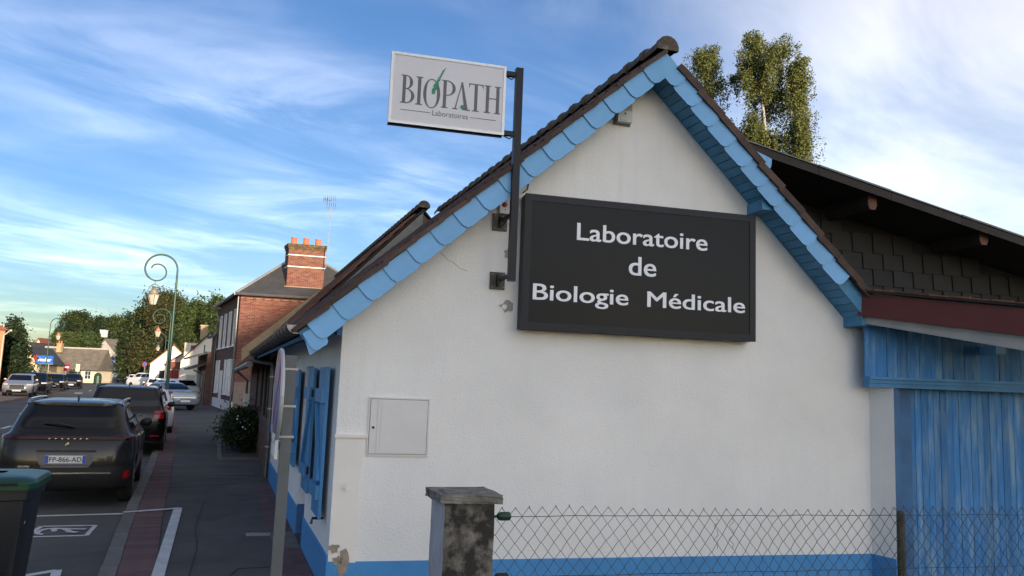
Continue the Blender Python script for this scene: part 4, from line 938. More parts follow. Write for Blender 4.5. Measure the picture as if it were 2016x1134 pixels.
# --- two-storey brick house with the big chimney
Bc = ground(456, 812); Bc.z = 0; bf = Vector((-.44, .90, 0)).normalized(); bu_ = GU; bnf = Vector((-bf.y, bf.x, 0)); HB = 6.25; WB = 7.6; LB = 9.6
BH = thing('brick_house', 'two-storey red brick house with hipped slate roof and white shutters', 'house', Bc + GU * WB / 2 + bf * LB / 2)
part('wall', MB().prism([Bc - UP * .1, Bc + GU * WB - UP * .1, Bc + GU * WB + bf * LB - UP * .1, Bc + bf * LB - UP * .1], UP * (HB + .1)), M['mortar'], BH)
gpan = lambda x, z: True
wall_bricks('gable_brickwork', BH, Bc + UP * 1.6, GU, NG, 6.0, HB - 1.75)
wall_bricks('street_brickwork', BH, Bc, bf, bnf, LB, HB - .1, m='brick_dark')  # street front in darker brick: its shade is put into the colour
for a_, b_, c_, d_ in ((.0, 6, 5.66, 5.74), (.9, 6, 5.42, 5.5), (0, 6, HB - .16, HB - .02)): part('string_course', MB().prism([Bc + GU * a_ + UP * c_ + NG * .008, Bc + GU * b_ + UP * c_ + NG * .008, Bc + GU * b_ + UP * d_ + NG * .008, Bc + GU * a_ + UP * d_ + NG * .008], NG * .03), M['brick'], BH)
for i in range(13): part('dentil', MB().box(Bc + GU * (.25 + i * .46) + UP * (HB - .22) + NG * .05, GU * .06, NG * .03, UP * .05), M['brick'], BH)
rp0 = [Bc - GU * .32 - bf * .32, Bc + GU * (WB + .3) - bf * .32, Bc + GU * (WB + .3) + bf * (LB + .3), Bc - GU * .32 + bf * (LB + .3)]
ap0 = Bc + GU * WB / 2 + bf * 3.9 + UP * 9.35; ap1 = Bc + GU * WB / 2 + bf * (LB - 3.9) + UP * 9.35
rv = [p + UP * (HB + .02) for p in rp0] + [ap0, ap1]; hr = MB().add(rv, [(0, 1, 4), (1, 2, 5, 4), (2, 3, 5), (3, 0, 4, 5), (3, 2, 1, 0)]); BRF = part('roof', hr, M['darkslate'], BH)
for a_, b_ in ((rv[0], ap0), (rv[1], ap0), (rv[2], ap1), (rv[3], ap1), (ap0, ap1)): part('hip_cap', MB().tube([a_ + UP * .01, b_ + UP * .03], .07, 6), M['zinc_light'], BRF)
for a_, b_ in ((rv[0], rv[1]), (rv[3], rv[0])): part('gutter', MB().tube([a_ - UP * .03, b_ - UP * .03], .085, 8), M['zinc'], BRF)
cx0, cx1 = [(at(px, 560, Bc.y + .9) - Bc).dot(GU) for px in (568, 641)]
chz0 = at(568, 572, Bc.y + .9).z - .3; chz1 = at(568, 478, Bc.y + .9).z; cb0 = Bc + GU * cx0 + bf * .55 + UP * chz0; cw_ = cx1 - cx0; chh = chz1 - chz0; cd_ = .95
CH = part('chimney', MB().prism([cb0, cb0 + GU * cw_, cb0 + GU * cw_ + bf * cd_, cb0 + bf * cd_], UP * chh), M['mortar'], BH)
wall_bricks('brickwork', CH, cb0, GU, NG, cw_, chh - .02, bh=.062); wall_bricks('brickwork', CH, cb0 + bf * cd_, -bf, Vector((-bf.y, bf.x, 0)), cd_, chh - .02, bh=.062, m='brick_dark')  # left flank in darker brick, shade painted in; front in plain brick
for zf in (.78, .56): part('band', MB().prism([cb0 - GU * .02 - bf * .02 + UP * chh * zf, cb0 + GU * (cw_ + .02) - bf * .02 + UP * chh * zf, cb0 + GU * (cw_ + .02) + bf * (cd_ + .02) + UP * chh * zf, cb0 - GU * .02 + bf * (cd_ + .02) + UP * chh * zf], UP * .055), M['white_wall'], CH)
mossy = mat('mossy_brick', (.10, .065, .035), .95, .5, 6, .5, 20, col2=(.14, .13, .03), c2scale=3)
for k, (o1, z1_, z2_) in enumerate(((.045, .90, .945), (.085, .945, 1.0))): part('corbel_course', MB().prism([cb0 - GU * o1 - bf * o1 + UP * chh * z1_, cb0 + GU * (cw_ + o1) - bf * o1 + UP * chh * z1_, cb0 + GU * (cw_ + o1) + bf * (cd_ + o1) + UP * chh * z1_, cb0 - GU * o1 + bf * (cd_ + o1) + UP * chh * z1_], UP * (chh * (z2_ - z1_))), mossy, CH)
for px in (586, 610, 634):
    q = (at(px, 478, Bc.y + 1.0) - Bc).dot(GU); part('chimney_pot', MB().lathe(Bc + GU * q + bf * 1.0 + UP * (chz1 - .05), [(.17, 0), (.14, .40), (.155, .42), (.155, .47), (.12, .47)], 12), M['pot'], CH, 40)
part('lead_apron', MB().box(cb0 + GU * cw_ / 2 - bf * .03 + UP * .42, GU * (cw_ / 2 + .12), bf * .02, UP * .14), M['tancope'], CH)
chimney(BRF, ap1 - UP * .35 + bf * .3, GU, bf, .9, .6, .75, M['tancope'], 0)
# antenna on the chimney
pa = at(641, 530, Bc.y + 1.0); pb_ = at(652, 408, Bc.y + 1.0)
AN = thing('roof_antenna', 'thin television antenna mast with grid reflector strapped to the brick chimney', 'antenna', pa)
part('mast', MB().tube([pa, pb_], .022, 6), M['zinc_light'], AN)
ga = MB(); cgrid = at(649, 396, Bc.y + 1.0); X_, Y_ = GU, FWD
for dz_, tl in ((.17, .35), (-.28, -.45)):
    for i in range(5): ga.tube([cgrid + X_ * (-.12 + .11 * i) + UP * (dz_ - .16) - FWD * tl * .3, cgrid + X_ * (-.12 + .11 * i) + UP * (dz_ + .16) + FWD * tl * .3], .012, 4)
    for i in range(4): ga.tube([cgrid + X_ * -.14 + UP * (dz_ - .16 + .1 * i), cgrid + X_ * .34 + UP * (dz_ - .16 + .1 * i)], .010, 4)
part('reflector', ga, M['zinc'], AN); part('boom', MB().tube([cgrid + X_ * .1, cgrid - X_ * .32 + UP * .1], .022, 5), M['zinc'], AN)
for i in range(3): part('director', MB().tube([cgrid - X_ * (.14 + .09 * i) + UP * (.0 + .03 * i) - UP * .12, cgrid - X_ * (.14 + .09 * i) + UP * (.18 + .03 * i)], .016, 4), M['zinc'], AN)
# street-side windows and shutters
for s_ in (1.4, 3.6, 5.8, 8.0):
    c = Bc + bf * s_ + UP * 4.55; window(BH, c, bf, bnf, 1.0, 2.0, 'white_paint')
    if s_ != 5.8:
        c = Bc + bf * s_ + UP * 1.85; window(BH, c, bf, bnf, 1.0, 1.9)
        for k in (-1, 1): panel_shutter(BH, c + bf * k * .78, bf, bnf, .5, 1.95)
part('door', MB().box(Bc + bf * 5.8 + UP * 1.1 + bnf * .03, bf * .48, bnf * .03, UP * 1.1), M['white_paint'], BH)
part('plinth', MB().box(Bc + bf * LB / 2 + UP * .25 + bnf * .02, bf * (LB / 2), bnf * .02, UP * .3), M['white_paint'], BH)
for s_ in (.12, LB - .1): part('downpipe', MB().tube([Bc + bf * s_ + bnf * .1 + UP * (HB - .1), Bc + bf * s_ + bnf * .1], .05, 8), M['zinc'], BH)
part('wall_cabinet', MB().box(Bc + bf * .6 + bnf * .12 + UP * 1.5, bf * .3, bnf * .12, UP * .4), M['box_plastic'], BH)
# --- shop sheds with roller shutters
Sh0 = Bc + bf * (LB + .1) + bnf * .5
SHD = thing('shop_shed', 'low dark brick shop with two roller shutters and a slate lean-to canopy', 'shop', Sh0 + bf * 3)
part('wall', MB().prism([Sh0, Sh0 + GU * 5, Sh0 + GU * 5 + bf * 6.5, Sh0 + bf * 6.5], UP * 3.3), M['brick_dark'], SHD)
nS = Vector((-bf.y, bf.x, 0))
part('upper_wall', MB().prism([Sh0 + UP * 3.3 + GU * .6, Sh0 + GU * 5 + UP * 3.3, Sh0 + GU * 5 + UP * 4.9, Sh0 + GU * .6 + UP * 4.4], bf * 4), M['brick_dark'], SHD)
part('roof', MB().prism([Sh0 + UP * 4.35 - bf * .2 + GU * .3, Sh0 + GU * 5 + UP * 5.6 - bf * .2, Sh0 + GU * 5 + UP * 5.75 - bf * .2, Sh0 + GU * .3 + UP * 4.5 - bf * .2], bf * 4.6), M['darkslate'], SHD)
for zc, o1 in ((3.25, 1.0), (2.55, .9)): part('canopy', MB().prism([Sh0 + UP * zc + bf * (.2 if zc > 3 else .6), Sh0 + nS * o1 + UP * (zc - .35) + bf * (.2 if zc > 3 else .6), Sh0 + nS * o1 + UP * (zc - .25) + bf * (.2 if zc > 3 else .6), Sh0 + UP * (zc + .1) + bf * (.2 if zc > 3 else .6)], bf * 5.4), M['darkslate'], SHD)
for s_ in (1.6, 4.6):
    rs_ = part('roller_shutter', MB().box(Sh0 + bf * s_ + nS * .03 + UP * 1.1, bf * 1.1, nS * .02, UP * 1.1), mat('roller', (.20, .18, .16), .6), SHD)
    for k in range(11): part('slat', MB().box(Sh0 + bf * s_ + nS * .058 + UP * (.12 + k * .19), bf * 1.06, nS * .008, UP * .075), mat('roller_slat', (.23, .21, .19), .6), rs_)
part('drainpipe', MB().tube([Sh0 + nS * .75 + UP * 2.2 + bf * .3, Sh0 + nS * .15 + UP * 1.9 + bf * .3, Sh0 + nS * .15 + bf * .3], .05, 8), M['zinc'], SHD)
for k in (0, .25): part('ladder_rail', MB().tube([Sh0 + GU * (.9 + k) + UP * 4.2 - bf * .3, Sh0 + GU * (.3 + k) + UP * 5.9 - bf * .3], .05, 5), M['zinc_light'], SHD)
# lime sign panel
lpn = at(404, 745, 58); LG = thing('shop_banner', 'tall lime green shop panel on a thin frame by the white house', 'sign', (lpn.x, 58, 0))
zt_, zb2_ = at(404, 706, 58).z, at(404, 775, 58).z; xl_, xr_ = at(399, 740, 58).x, at(411, 740, 58).x
part('panel', MB().abox((xl_, 58, zb2_), (xr_, 58.08, zt_)), M['lime'], LG)
for x_ in (xl_ - .05, xr_ + .05): part('upright', MB().tube([(x_, 58.04, 0), (x_, 58.04, zt_ + 1.0)], .04, 6), M['green_iron'], LG)
part('figure', MB().abox((xr_ - .32, 57.98, zb2_ + 1.1), (xr_ - .05, 57.995, zb2_ + 1.7)), M['black_plastic'], LG)
part('cross_bar', MB().abox((xl_ - .05, 58.01, zt_ + .45), (xr_ + .05, 58.06, zt_ + .5)), M['green_iron'], LG)
# --- white gabled house
wa = at(414, 655, 63); wl_ = at(349, 716, 63); wb = Vector((1, .12, 0)).normalized(); wa_dir = Vector((-.38, .92, 0)).normalized()
hw = (wa - wl_).dot(wb); WO = Vector((wl_.x, wl_.y, 0)) + wb * .25
WH, WR = gable_house('white_gabled_house', 'white house with sunlit plain gable and dormers in a slate roof', WO, wa_dir, wb, 11, hw * 2 - .5, wl_.z + .25, wa.z, M['white_wall'], M['darkslate'], .2)
chimney(WR, wa + wa_dir * 1.2 + wb * -.45 - UP * .5, wb, wa_dir, .55, .5, 1.05, M['tancope'], 0)
for k, s_ in enumerate((2.6, 5.2)):
    c = WO + wa_dir * s_ + wb * 1.0 + UP * (wl_.z + 1.2); dm = part('dormer', MB().box(c, wa_dir * .6, wb * .8, UP * .55), M['white_wall'], WR)
    part('dormer_window', MB().box(c - wb * .81, wa_dir * .42, wb * .02, UP * .42), M['red_door'], dm); part('dormer_cheek', MB().box(c - wa_dir * .61, wa_dir * .012, wb * .32, UP * .35), M['red_door'], dm)
fwn = Vector((-wa_dir.y, wa_dir.x, 0))
part('annex', MB().prism([WO + wb * 1.2 - wa_dir * 2.4, WO + wb * 3.1 - wa_dir * 2.4, WO + wb * 3.1, WO + wb * 1.2], UP * 2.55), M['white_wall'], WH)
part('annex_coping', MB().prism([WO + wb * 1.12 - wa_dir * 2.5 + UP * 2.552, WO + wb * 3.2 - wa_dir * 2.5 + UP * 2.552, WO + wb * 3.2 - wa_dir * .01 + UP * 2.552, WO + wb * 1.12 - wa_dir * .01 + UP * 2.552], UP * .1), M['tancope'], WH)
part('annex_door', MB().box(WO + wb * 2.55 - wa_dir * 2.42 + UP * 1.0, wb * .2, wa_dir * .015, UP * 1.0), M['ink'], WH)
part('door', MB().box(WO + wb * .9 - wa_dir * .02 + UP * .95, wb * .4, wa_dir * .015, UP * .9), mat('grey_door', (.45, .44, .42), .7), WH)
for s_ in (1.2, 3.4): window(WH, WO + wa_dir * s_ + UP * 1.5, wa_dir, fwn, .9, 1.3)
# --- shop with red slatted doors and red tiled roof
rl0 = at(326, 716, 72); RO = Vector((at(322, 760, 72).x, 72, 0)); 
RS, RR = gable_house('red_roofed_shop', 'small pale shop with red tiled roof and tall red slatted doors', RO, wa_dir, wb, 8, 3.4, 2.7, 3.9, M['greywall'], M['redroof'], .15)
part('fascia', MB().abox((RO.x + .1, 71.75, 2.35), (RO.x + 2.0, 71.93, 2.95)), M['redroof'], RS)
for k in range(6): part('door_slat', MB().abox((RO.x + .55 + k * .23, 71.86, .1), (RO.x + .55 + k * .23 + .17, 71.98, 2.2)), M['red_door'], RS)
RO2 = Vector((at(292, 760, 88).x, 88, 0))
R2, R2r = gable_house('red_tiled_cottage', 'pale cottage with steep red tiled roof beyond the slatted doors', RO2, wa_dir, wb, 8, 4.6, 2.9, 5.0, M['white_wall'], M['redroof'], .2)
for x_ in (1.1, 2.0): part('shopfront', MB().abox((RO2.x + x_, 87.9, .3), (RO2.x + x_ + .7, 88.3, 2.2)), M['glass'], R2)
# --- far side: white house, long grey-roofed house, yellow workshop, houses behind
fz_ = rise(175); fo = Vector((at(182, 730, 175).x, 175, fz_ - .3))
fw3, fr3 = gable_house('white_roadside_house', 'tall pale house with grey hipped roof half hidden by dark trees', fo, Vector((.4, .92, 0)), Vector((1, -.25, 0)), 12, 5.2, at(185, 690, 175).z - fo.z, at(198, 668, 175).z - fo.z, M['greywall'], M['oldroof'], .3)
chimney(fr3, Vector((at(204, 660, 177).x, 177, at(204, 664, 177).z)), Vector((1, 0, 0)), Vector((0, 1, 0)), 1.3, .9, 1.5, M['white_wall'], 0)
for i in range(2):
    for k, z in enumerate((2.2, 5.2)):
        xdv = Vector((1, -.25, 0)).normalized(); ndv = Vector((-.25, -1, 0)).normalized(); window(fw3, fo + xdv * (1.4 + 2.2 * i) + UP * z + ndv * .02, xdv, ndv, .8, 1.5)
go = Vector((at(66, 740, 128).x, 128, 0)); gdir = Vector((1, .06, 0)).normalized(); gac = Vector((-.06, 1, 0)); glen = at(186, 740, 128).x - go.x
GH = thing('grey_roofed_house', 'long low cream house under a broad weathered grey roof with one chimney', 'house', go + gdir * glen / 2)
ge, gr_ = at(120, 727, 128).z, at(120, 684, 131).z
part('wall', MB().prism([go - UP * .3, go + gdir * glen - UP * .3, go + gdir * glen + gac * 6 - UP * .3, go + gac * 6 - UP * .3], UP * (ge + .3)), M['cream'], GH)
GRF = part('roof', MB().prism([go - gdir * .2 - gac * .3 + UP * (ge - .05), go - gdir * .2 + gac * 3 + UP * gr_, go - gdir * .2 + gac * 6.3 + UP * (ge - .05)], gdir * (glen + .4)), M['oldroof'], GH)
part('gutter', MB().tube([go - gdir * .2 - gac * .34 + UP * (ge - .05), go + gdir * (glen + .2) - gac * .34 + UP * (ge - .05)], .09, 6), M['zinc'], GRF)
part('ridge', MB().tube([go - gdir * .2 + gac * 3 + UP * gr_, go + gdir * (glen + .2) + gac * 3 + UP * gr_], .13, 6), M['greywall'], GRF)
chimney(GRF, Vector((at(120, 692, 130).x, 129.6, at(120, 694, 130).z)), gdir, gac, .75, .7, 1.35, M['tancope'], 2)
for i, px in enumerate((170, 108)):
    window(GH, Vector((at(px, 736, 128).x, 128 - .02 + (at(px, 736, 128).x - go.x) * .06, 1.15)), gdir, -gac, 1.0, 1.3)
part('dark_door', MB().box(go + gdir * 6.0 + UP * 1.0 - gac * .03, gdir * .5, gac * .03, UP * 1.0), M['ink'], GH)
yo = Vector((at(42, 745, 104).x, 104, 0)); yl = at(74, 745, 104).x - yo.x
YH, YR = gable_house('yellow_workshop', 'sunlit yellow workshop with a sloping slate roof under the blue sign', yo, Vector((-.2, 1, 0)), Vector((1, .1, 0)), 9, yl, at(70, 716, 104).z, at(44, 684, 104).z, M['yellow'], M['darkslate'], .25, .12)
part('red_corner', MB().box(yo + Vector((.55, -.05, .9)), (.5, 0, 0), (0, .03, 0), (0, 0, .9)), mat('salmon', (.55, .20, .13), .8), YH)
for q in (1.2, 1.7): part('slit_window', MB().box(yo + Vector((q, -.04 + q * .1, 1.5)), (.07, 0, 0), (0, .03, 0), (0, 0, .6)), M['greywall'], YH)
# blue shop sign on its pole
ac = at(85, 708, 100); AT = thing('shop_sign', 'blue rectangular shop sign with white Atelier lettering and a red arrow', 'sign', (ac.x, 100, 0))
aw = at(104, 708, 100).x - at(69, 708, 100).x; ah = at(85, 700, 100).z - at(85, 716, 100).z; ax0 = at(69, 708, 100).x; az0 = at(85, 716, 100).z
pnl = part('panel', MB().abox((ax0, 100, az0), (ax0 + aw, 100.15, az0 + ah)), M['signblue'], AT)
text_part('Atelier', pnl, (ax0 + aw * .18, 99.985, az0 + ah * .3), (1, 0, 0), (0, 0, 1), aw * .74, ah * .42, M['letter'], .02, .004, name='letter')
part('arrow', MB().prism([(ax0 - .25, 99.94, az0 + ah * .9), (ax0 + .12, 99.94, az0 + ah * 1.15), (ax0 + .35, 99.94, az0 + ah * .5), (ax0 - .0, 99.94, az0 + ah * .25)], (0, .03, 0)), M['signred'], AT)
part('border', MB().abox((ax0 - .03, 100.02, az0 - .05), (ax0 + aw + .06, 100.14, az0 - .002)), M['signback'], AT)
for q in (.3, .75): part('post', MB().tube([(ax0 + aw * q, 100.2, 0), (ax0 + aw * q, 100.2, az0 + ah * .8)], .05, 6), M['greywall'], AT)
# small houses beyond the long roof
for nm, lb, px0, px1, pe, pr, dp, wm, rm in (('distant_house', 'distant house with dark slate roof behind the yellow workshop', 34, 62, 686, 674, 165, 'cream', 'darkslate'), ('distant_house', 'distant house with pale pointed gable showing over the long grey roof', 56, 84, 688, 666, 172, 'cream', 'redroof'), ('distant_house', 'distant grey house beside the tall pale house above the long roof', 82, 98, 688, 674, 185, 'greywall', 'darkslate')):
    o_ = Vector((at(px0, 735, dp).x, dp, rise(dp))); w_ = at(px1, 735, dp).x - o_.x; h_, rd_ = gable_house(nm, lb, o_, Vector((.1, 1, 0)), Vector((1, -.1, 0)), 7, w_, at(px0, pe, dp).z - o_.z, at(px0, pr, dp).z - o_.z, M[wm], M[rm], .25, .5 if 'pointed' in lb else .7)
    for q in (.3, .65): window(h_, o_ + Vector((w_ * q, -w_ * q * .1 - .03, (at(px0, pe, dp).z - o_.z) * .8)), Vector((1, -.1, 0)).normalized(), Vector((-.1, -1, 0)).normalized(), .8, 1.1, sill=False)
# orange brick house at the left edge
le = at(5, 650, 60).z; lc_ = Vector((at(5, 700, 60).x, 60, 0)); lv = Vector((lc_.x, lc_.y, 0)).normalized(); lx = Vector((-lv.y, lv.x, 0)); lv = (lv - lx * -.06).normalized()
LH = thing('orange_brick_house', 'orange brick house corner with white gutter at the edge of the car park', 'house', lc_ + lx * 4 + lv * 4)
part('wall', MB().prism([lc_ - UP * .2, lc_ + lx * 8 - UP * .2, lc_ + lx * 8 + lv * 8 - UP * .2, lc_ + lv * 8 - UP * .2], UP * (le + .2)), mat('orange_brick', (.36, .19, .10), .9, .15, 3), LH)
part('roof', MB().prism([lc_ - lx * .3 - lv * .3 + UP * le, lc_ + lx * 8.3 - lv * .3 + UP * le, lc_ + lx * 4 - lv * .3 + UP * (le + 2.2)], lv * 8.6), M['redroof'], LH)
part('gutter', MB().tube([lc_ - lx * .33 - lv * .35 + UP * le, lc_ - lx * .33 + lv * 8 + UP * le], .08, 8), M['greywall'], LH)
part('downpipe', MB().tube([lc_ - lx * .3 - lv * .2 + UP * le, lc_ + lx * .08 - lv * .08 + UP * (le - .4), lc_ + lx * .08 - lv * .08], .05, 8), M['greywall'], LH)
window(LH, lc_ + lx * 1.6 - lv * .01 + UP * 1.6, -lx, -lv, .9, 1.4)
# ---- block added out of view behind the camera, shaped to shade the foreground
qd = Vector((tosun.x, tosun.y, 0)).normalized(); pd_ = Vector((-qd.y, qd.x, 0)); HD = 90; hc = qd * HD
if pd_.x < 0: pd_ = -pd_
HL = thing('shade_block', 'unseen four-storey cream block with a slate roof, added behind the camera to cast shade', 'light blocker', hc)
hw0, hw1 = -8, 12
def hp(p_, q_, z): return hc + pd_ * p_ + qd * q_ + UP * z
if pd_.x < 0: pd_ = -pd_
part('wall', MB().prism([hp(hw0, 0, -.2), hp(hw1, 0, -.2), hp(hw1, 14, -.2), hp(hw0, 14, -.2)], UP * 15.0), M['white_wall'], HL)
HLR = part('roof', MB().add([hp(2, -.5, 14.75), hp(hw1 + .4, -.5, 14.75), hp(hw1 + .4, 14.5, 14.75), hp(2, 14.5, 14.75), hp(10, 7, 20.15), hp(hw1 + .4, 7, 20.15)], [(0, 1, 5, 4), (1, 2, 5), (2, 3, 4, 5), (3, 0, 4), (3, 2, 1, 0)]), M['darkslate'], HL)
part('parapet', MB().prism([hp(hw0 - .1, -.1, 15.001), hp(1.99, -.1, 15.001), hp(1.99, 14.1, 15.001), hp(hw0 - .1, 14.1, 15.001)], UP * .3), M['zinc'], HL)
for i in range(4):
    for z in (2.2, 5.4, 8.6, 11.8): window(HL, hp(hw0 + 3 + i * 4.7, -.01, z), pd_, -qd, 1.6, 2.4)
# ================================================================== STREET FURNITURE
def street_lamp(base, h, label, s=1.0, dirn=None):
    dirn = (dirn or Vector((-.93, -.36, 0))).normalized()
    T = thing('street_lamp', label, 'street lamp', base, 'green swan-neck street lamps')
    R1 = .62 * s; top = h - R1
    part('pole', MB().tube([base, base + UP * .9 * s, base + UP * 1.0 * s, base + UP * 2.2, base + UP * top], [.11 * s, .10 * s, .075 * s, .065 * s, .038 * s], 10), M['lamp_green'], T, 50)
    part('base_collar', MB().lathe(base, [(.15 * s, 0), (.15 * s, .12), (.12 * s, .16), (.115 * s, .5), (.13 * s, .52), (.13 * s, .58)], 12), M['lamp_green'], T)
    c = base + UP * top + dirn * R1; pts = []
    for i in range(46):
        a = math.pi * 2.9 * i / 45; k = 1 if a < math.pi else max(.12, 1 - (a - math.pi) / (math.pi * 1.9) * .88)
        cc = c + dirn * (0 if a < math.pi else R1 * (1 - k) * .55)
        pts.append(cc + dirn * (-math.cos(a) * R1 * k) + UP * (math.sin(a) * R1 * k))
    part('swan_neck', MB().tube(pts, [.038 * s] * 20 + [.03 * s] * 26, 8), M['lamp_green'], T, 50)
    low = min(pts[16:], key=lambda p: p.z); hang = low
    L0 = hang - UP * .16 * s
    part('hanger', MB().tube([hang, L0], .014 * s, 5), M['lamp_green'], T)
    hoop = [L0 - UP * .30 * s + dirn * (.24 * s * math.cos(a)) + UP * (.30 * s * math.sin(a)) for a in [math.pi * i / 12 for i in range(13)]]
    LN = part('lantern', MB().lathe(L0 - UP * .85 * s, [(.10 * s, 0), (.13 * s, .03 * s), (.245 * s, .40 * s)], 6), M['lamp_glass'], T)
    part('hoop', MB().tube(hoop, .014 * s, 5), M['lamp_green'], LN)
    part('cap', MB().lathe(L0 - UP * .45 * s, [(.27 * s, 0), (.27 * s, .03 * s), (.17 * s, .06 * s), (.15 * s, .20 * s), (.08 * s, .26 * s), (.05 * s, .30 * s), (.09 * s, .33 * s), (.02 * s, .38 * s)], 12), M['copper'] if 'copper' in label else mat('lamp_cap', (.20, .17, .13), .5), LN)
    for i in range(6):
        a = math.pi * 2 * i / 6; d = Vector((math.cos(a), math.sin(a), 0)); part('glazing_bar', MB().tube([L0 - UP * .85 * s + d * .10 * s, L0 - UP * .45 * s + d * .25 * s], .012 * s, 4), M['lamp_green'], LN)
    return T
lb = at(330, 750, 33); street_lamp(Vector((lb.x, 33, 0)), at(325, 503, 33).z, 'green swan-neck street lamp rising above the parked silver saloon')
lb = at(345, 745, 60); street_lamp(Vector((at(326, 745, 60).x, 60, 0)), 6.7, 'green street lamp with copper lantern cap against the trees')
street_lamp(Vector((at(320, 745, 98).x, 98, 0)), 6.7, 'small far green street lamp before the red tiled cottage')
street_lamp(Vector((at(88, 745, 78).x, 78, 0)), at(105, 626, 78).z, 'green street lamp with copper lantern cap over the car park', 1, Vector((1, .2, 0)))
# --- round sign on a galvanised post by the house corner
pc0 = at(556, 1000, 5.5); post = Vector((at(560, 900, 5.5).x, 5.5, 0)); ptz = at(580, 700, 5.5).z
TS = thing('traffic_sign', 'round no-parking sign seen edge-on with a small plate on a galvanised post', 'traffic sign', post)
ax = Vector((-.35, .94, 0)).normalized(); sd = Vector((-ax.y, ax.x, 0))          # sign faces along sd (to the street)
nrm_ = Vector((-.936, -.340, 0)).normalized(); tng = Vector((-nrm_.y, nrm_.x, 0))
part('post', MB().box(post + UP * (ptz / 2), ax * .020, sd * .036, UP * (ptz / 2)), M['galv'], TS)
cz = at(566, 780, 5.5).z; cen = post + nrm_ * .07 + UP * cz; Rr = .312
DS = part('disc', MB().tube([cen - nrm_ * .012, cen + nrm_ * .010], Rr, 40), M['signred'], TS)
part('rim', MB().tube([cen + (tng * math.cos(a) + UP * math.sin(a)) * Rr for a in [2 * math.pi * i / 40 for i in range(41)]], .014, 6), M['signback'], DS)
part('back_plate', MB().tube([cen - nrm_ * .016, cen - nrm_ * .0125], Rr - .01, 40), M['signback'], DS)
part('blue_field', MB().tube([cen + nrm_ * .0105, cen + nrm_ * .012], Rr * .80, 40), M['signblue'], DS)
q = (tng + UP).normalized(); part('red_bar', MB().box(cen + nrm_ * .0138, q * Rr * .80, q.cross(nrm_) * .03, nrm_ * .001), M['signred'], DS)
pz = at(556, 875, 5.5).z; pcn = post + nrm_ * .068 + UP * pz
PL_ = part('plate', MB().box(pcn, tng * .15, nrm_ * .010, UP * .085), M['signback'], TS)
part('plate_face', MB().box(pcn + nrm_ * .0112, tng * .14, nrm_ * .001, UP * .075), M['white_paint'], PL_)
for py in (727, 800, 860): z = at(580, py, 5.5).z; part('clamp', MB().box(post + UP * z, ax * .028, sd * .049, UP * .007), M['zinc_light'], TS)
# --- wheelie bin, lower left
bl0 = at(20, 930, 6.4); BIN = thing('wheelie_bin', 'black wheelie bin with a green lid at the kerb of the parking bay', 'bin', (at(18, 1050, 6.35).x, 6.35, -.1))
bx_ = BIN.location.copy(); ba = Vector((.94, .34, 0)); bb = Vector((-.34, .94, 0)); bh_ = at(50, 945, 6.2).z + .06
def bp(x, y, z): return bx_ + ba * x + bb * y + UP * z
xr0 = (at(58, 985, 6.15) - bx_).dot(ba)
bm = MB(); rows = []
for z, hx, hy in ((.10, .20, .24), (.12, .225, .26), (bh_ - .10, .285, .345), (bh_ - .09, .305, .365), (bh_ - .02, .31, .37)):
    pts = []
    for k in range(24):
        a = 2 * math.pi * k / 24 + math.pi / 4; c_, s_ = math.cos(a), math.sin(a); r = 1 / max(abs(c_), abs(s_)) ; r = min(r, 1.28); pts.append(bp(hx * c_ * r * .98 + (xr0 - .285), hy * s_ * r * .98, z))
    rows.append(pts + [pts[0]])
bm.sheet(rows); bm.add([tuple(p) for p in rows[0][:-1]], [tuple(range(23, -1, -1))]); part('body', bm, M['binbody'], BIN, 40)
ld = MB(); rows = []
for z, k_ in ((bh_ - .015, 1.03), (bh_ + .03, 1.04), (bh_ + .055, .98), (bh_ + .075, .70), (bh_ + .08, .2)):
    rows.append([bp((xr0 - .285) + (bp_ - (xr0 - .285)) * 1, 0, 0) for bp_ in ()] or [bp(.315 * k_ * min(1, 1.25 * abs(math.cos(a)) + 0) * (1 if math.cos(a) > 0 else -1) * 1.0 + (xr0 - .285), .375 * k_ * max(-1, min(1, 1.35 * math.sin(a))), z) for a in [2 * math.pi * i / 32 for i in range(33)]])
ld.sheet(rows); part('lid', ld, M['binlid'], BIN, 40)
part('lid_handle', MB().tube([bp(xr0 - .285 + x, -.385, bh_ + .03) for x in (-.22, 0, .22)], .014, 6), M['binbody'], BIN)
part('reflector', MB().box(bp(xr0 - .028, -.2, bh_ - .22), ba * .004 + UP * .0, bb * .02, UP * .06), M['white_paint'], BIN)
for k in (-1, 1): part('wheel', MB().tube([bp(xr0 - .285 + k * .22, .24, .1), bp(xr0 - .285 + k * .28, .24, .1)], .1, 16), M['rub'], BIN)
part('axle', MB().tube([bp(xr0 - .285 - .25, .24, .1), bp(xr0 - .285 + .25, .24, .1)], .012, 6), M['zinc'], BIN)
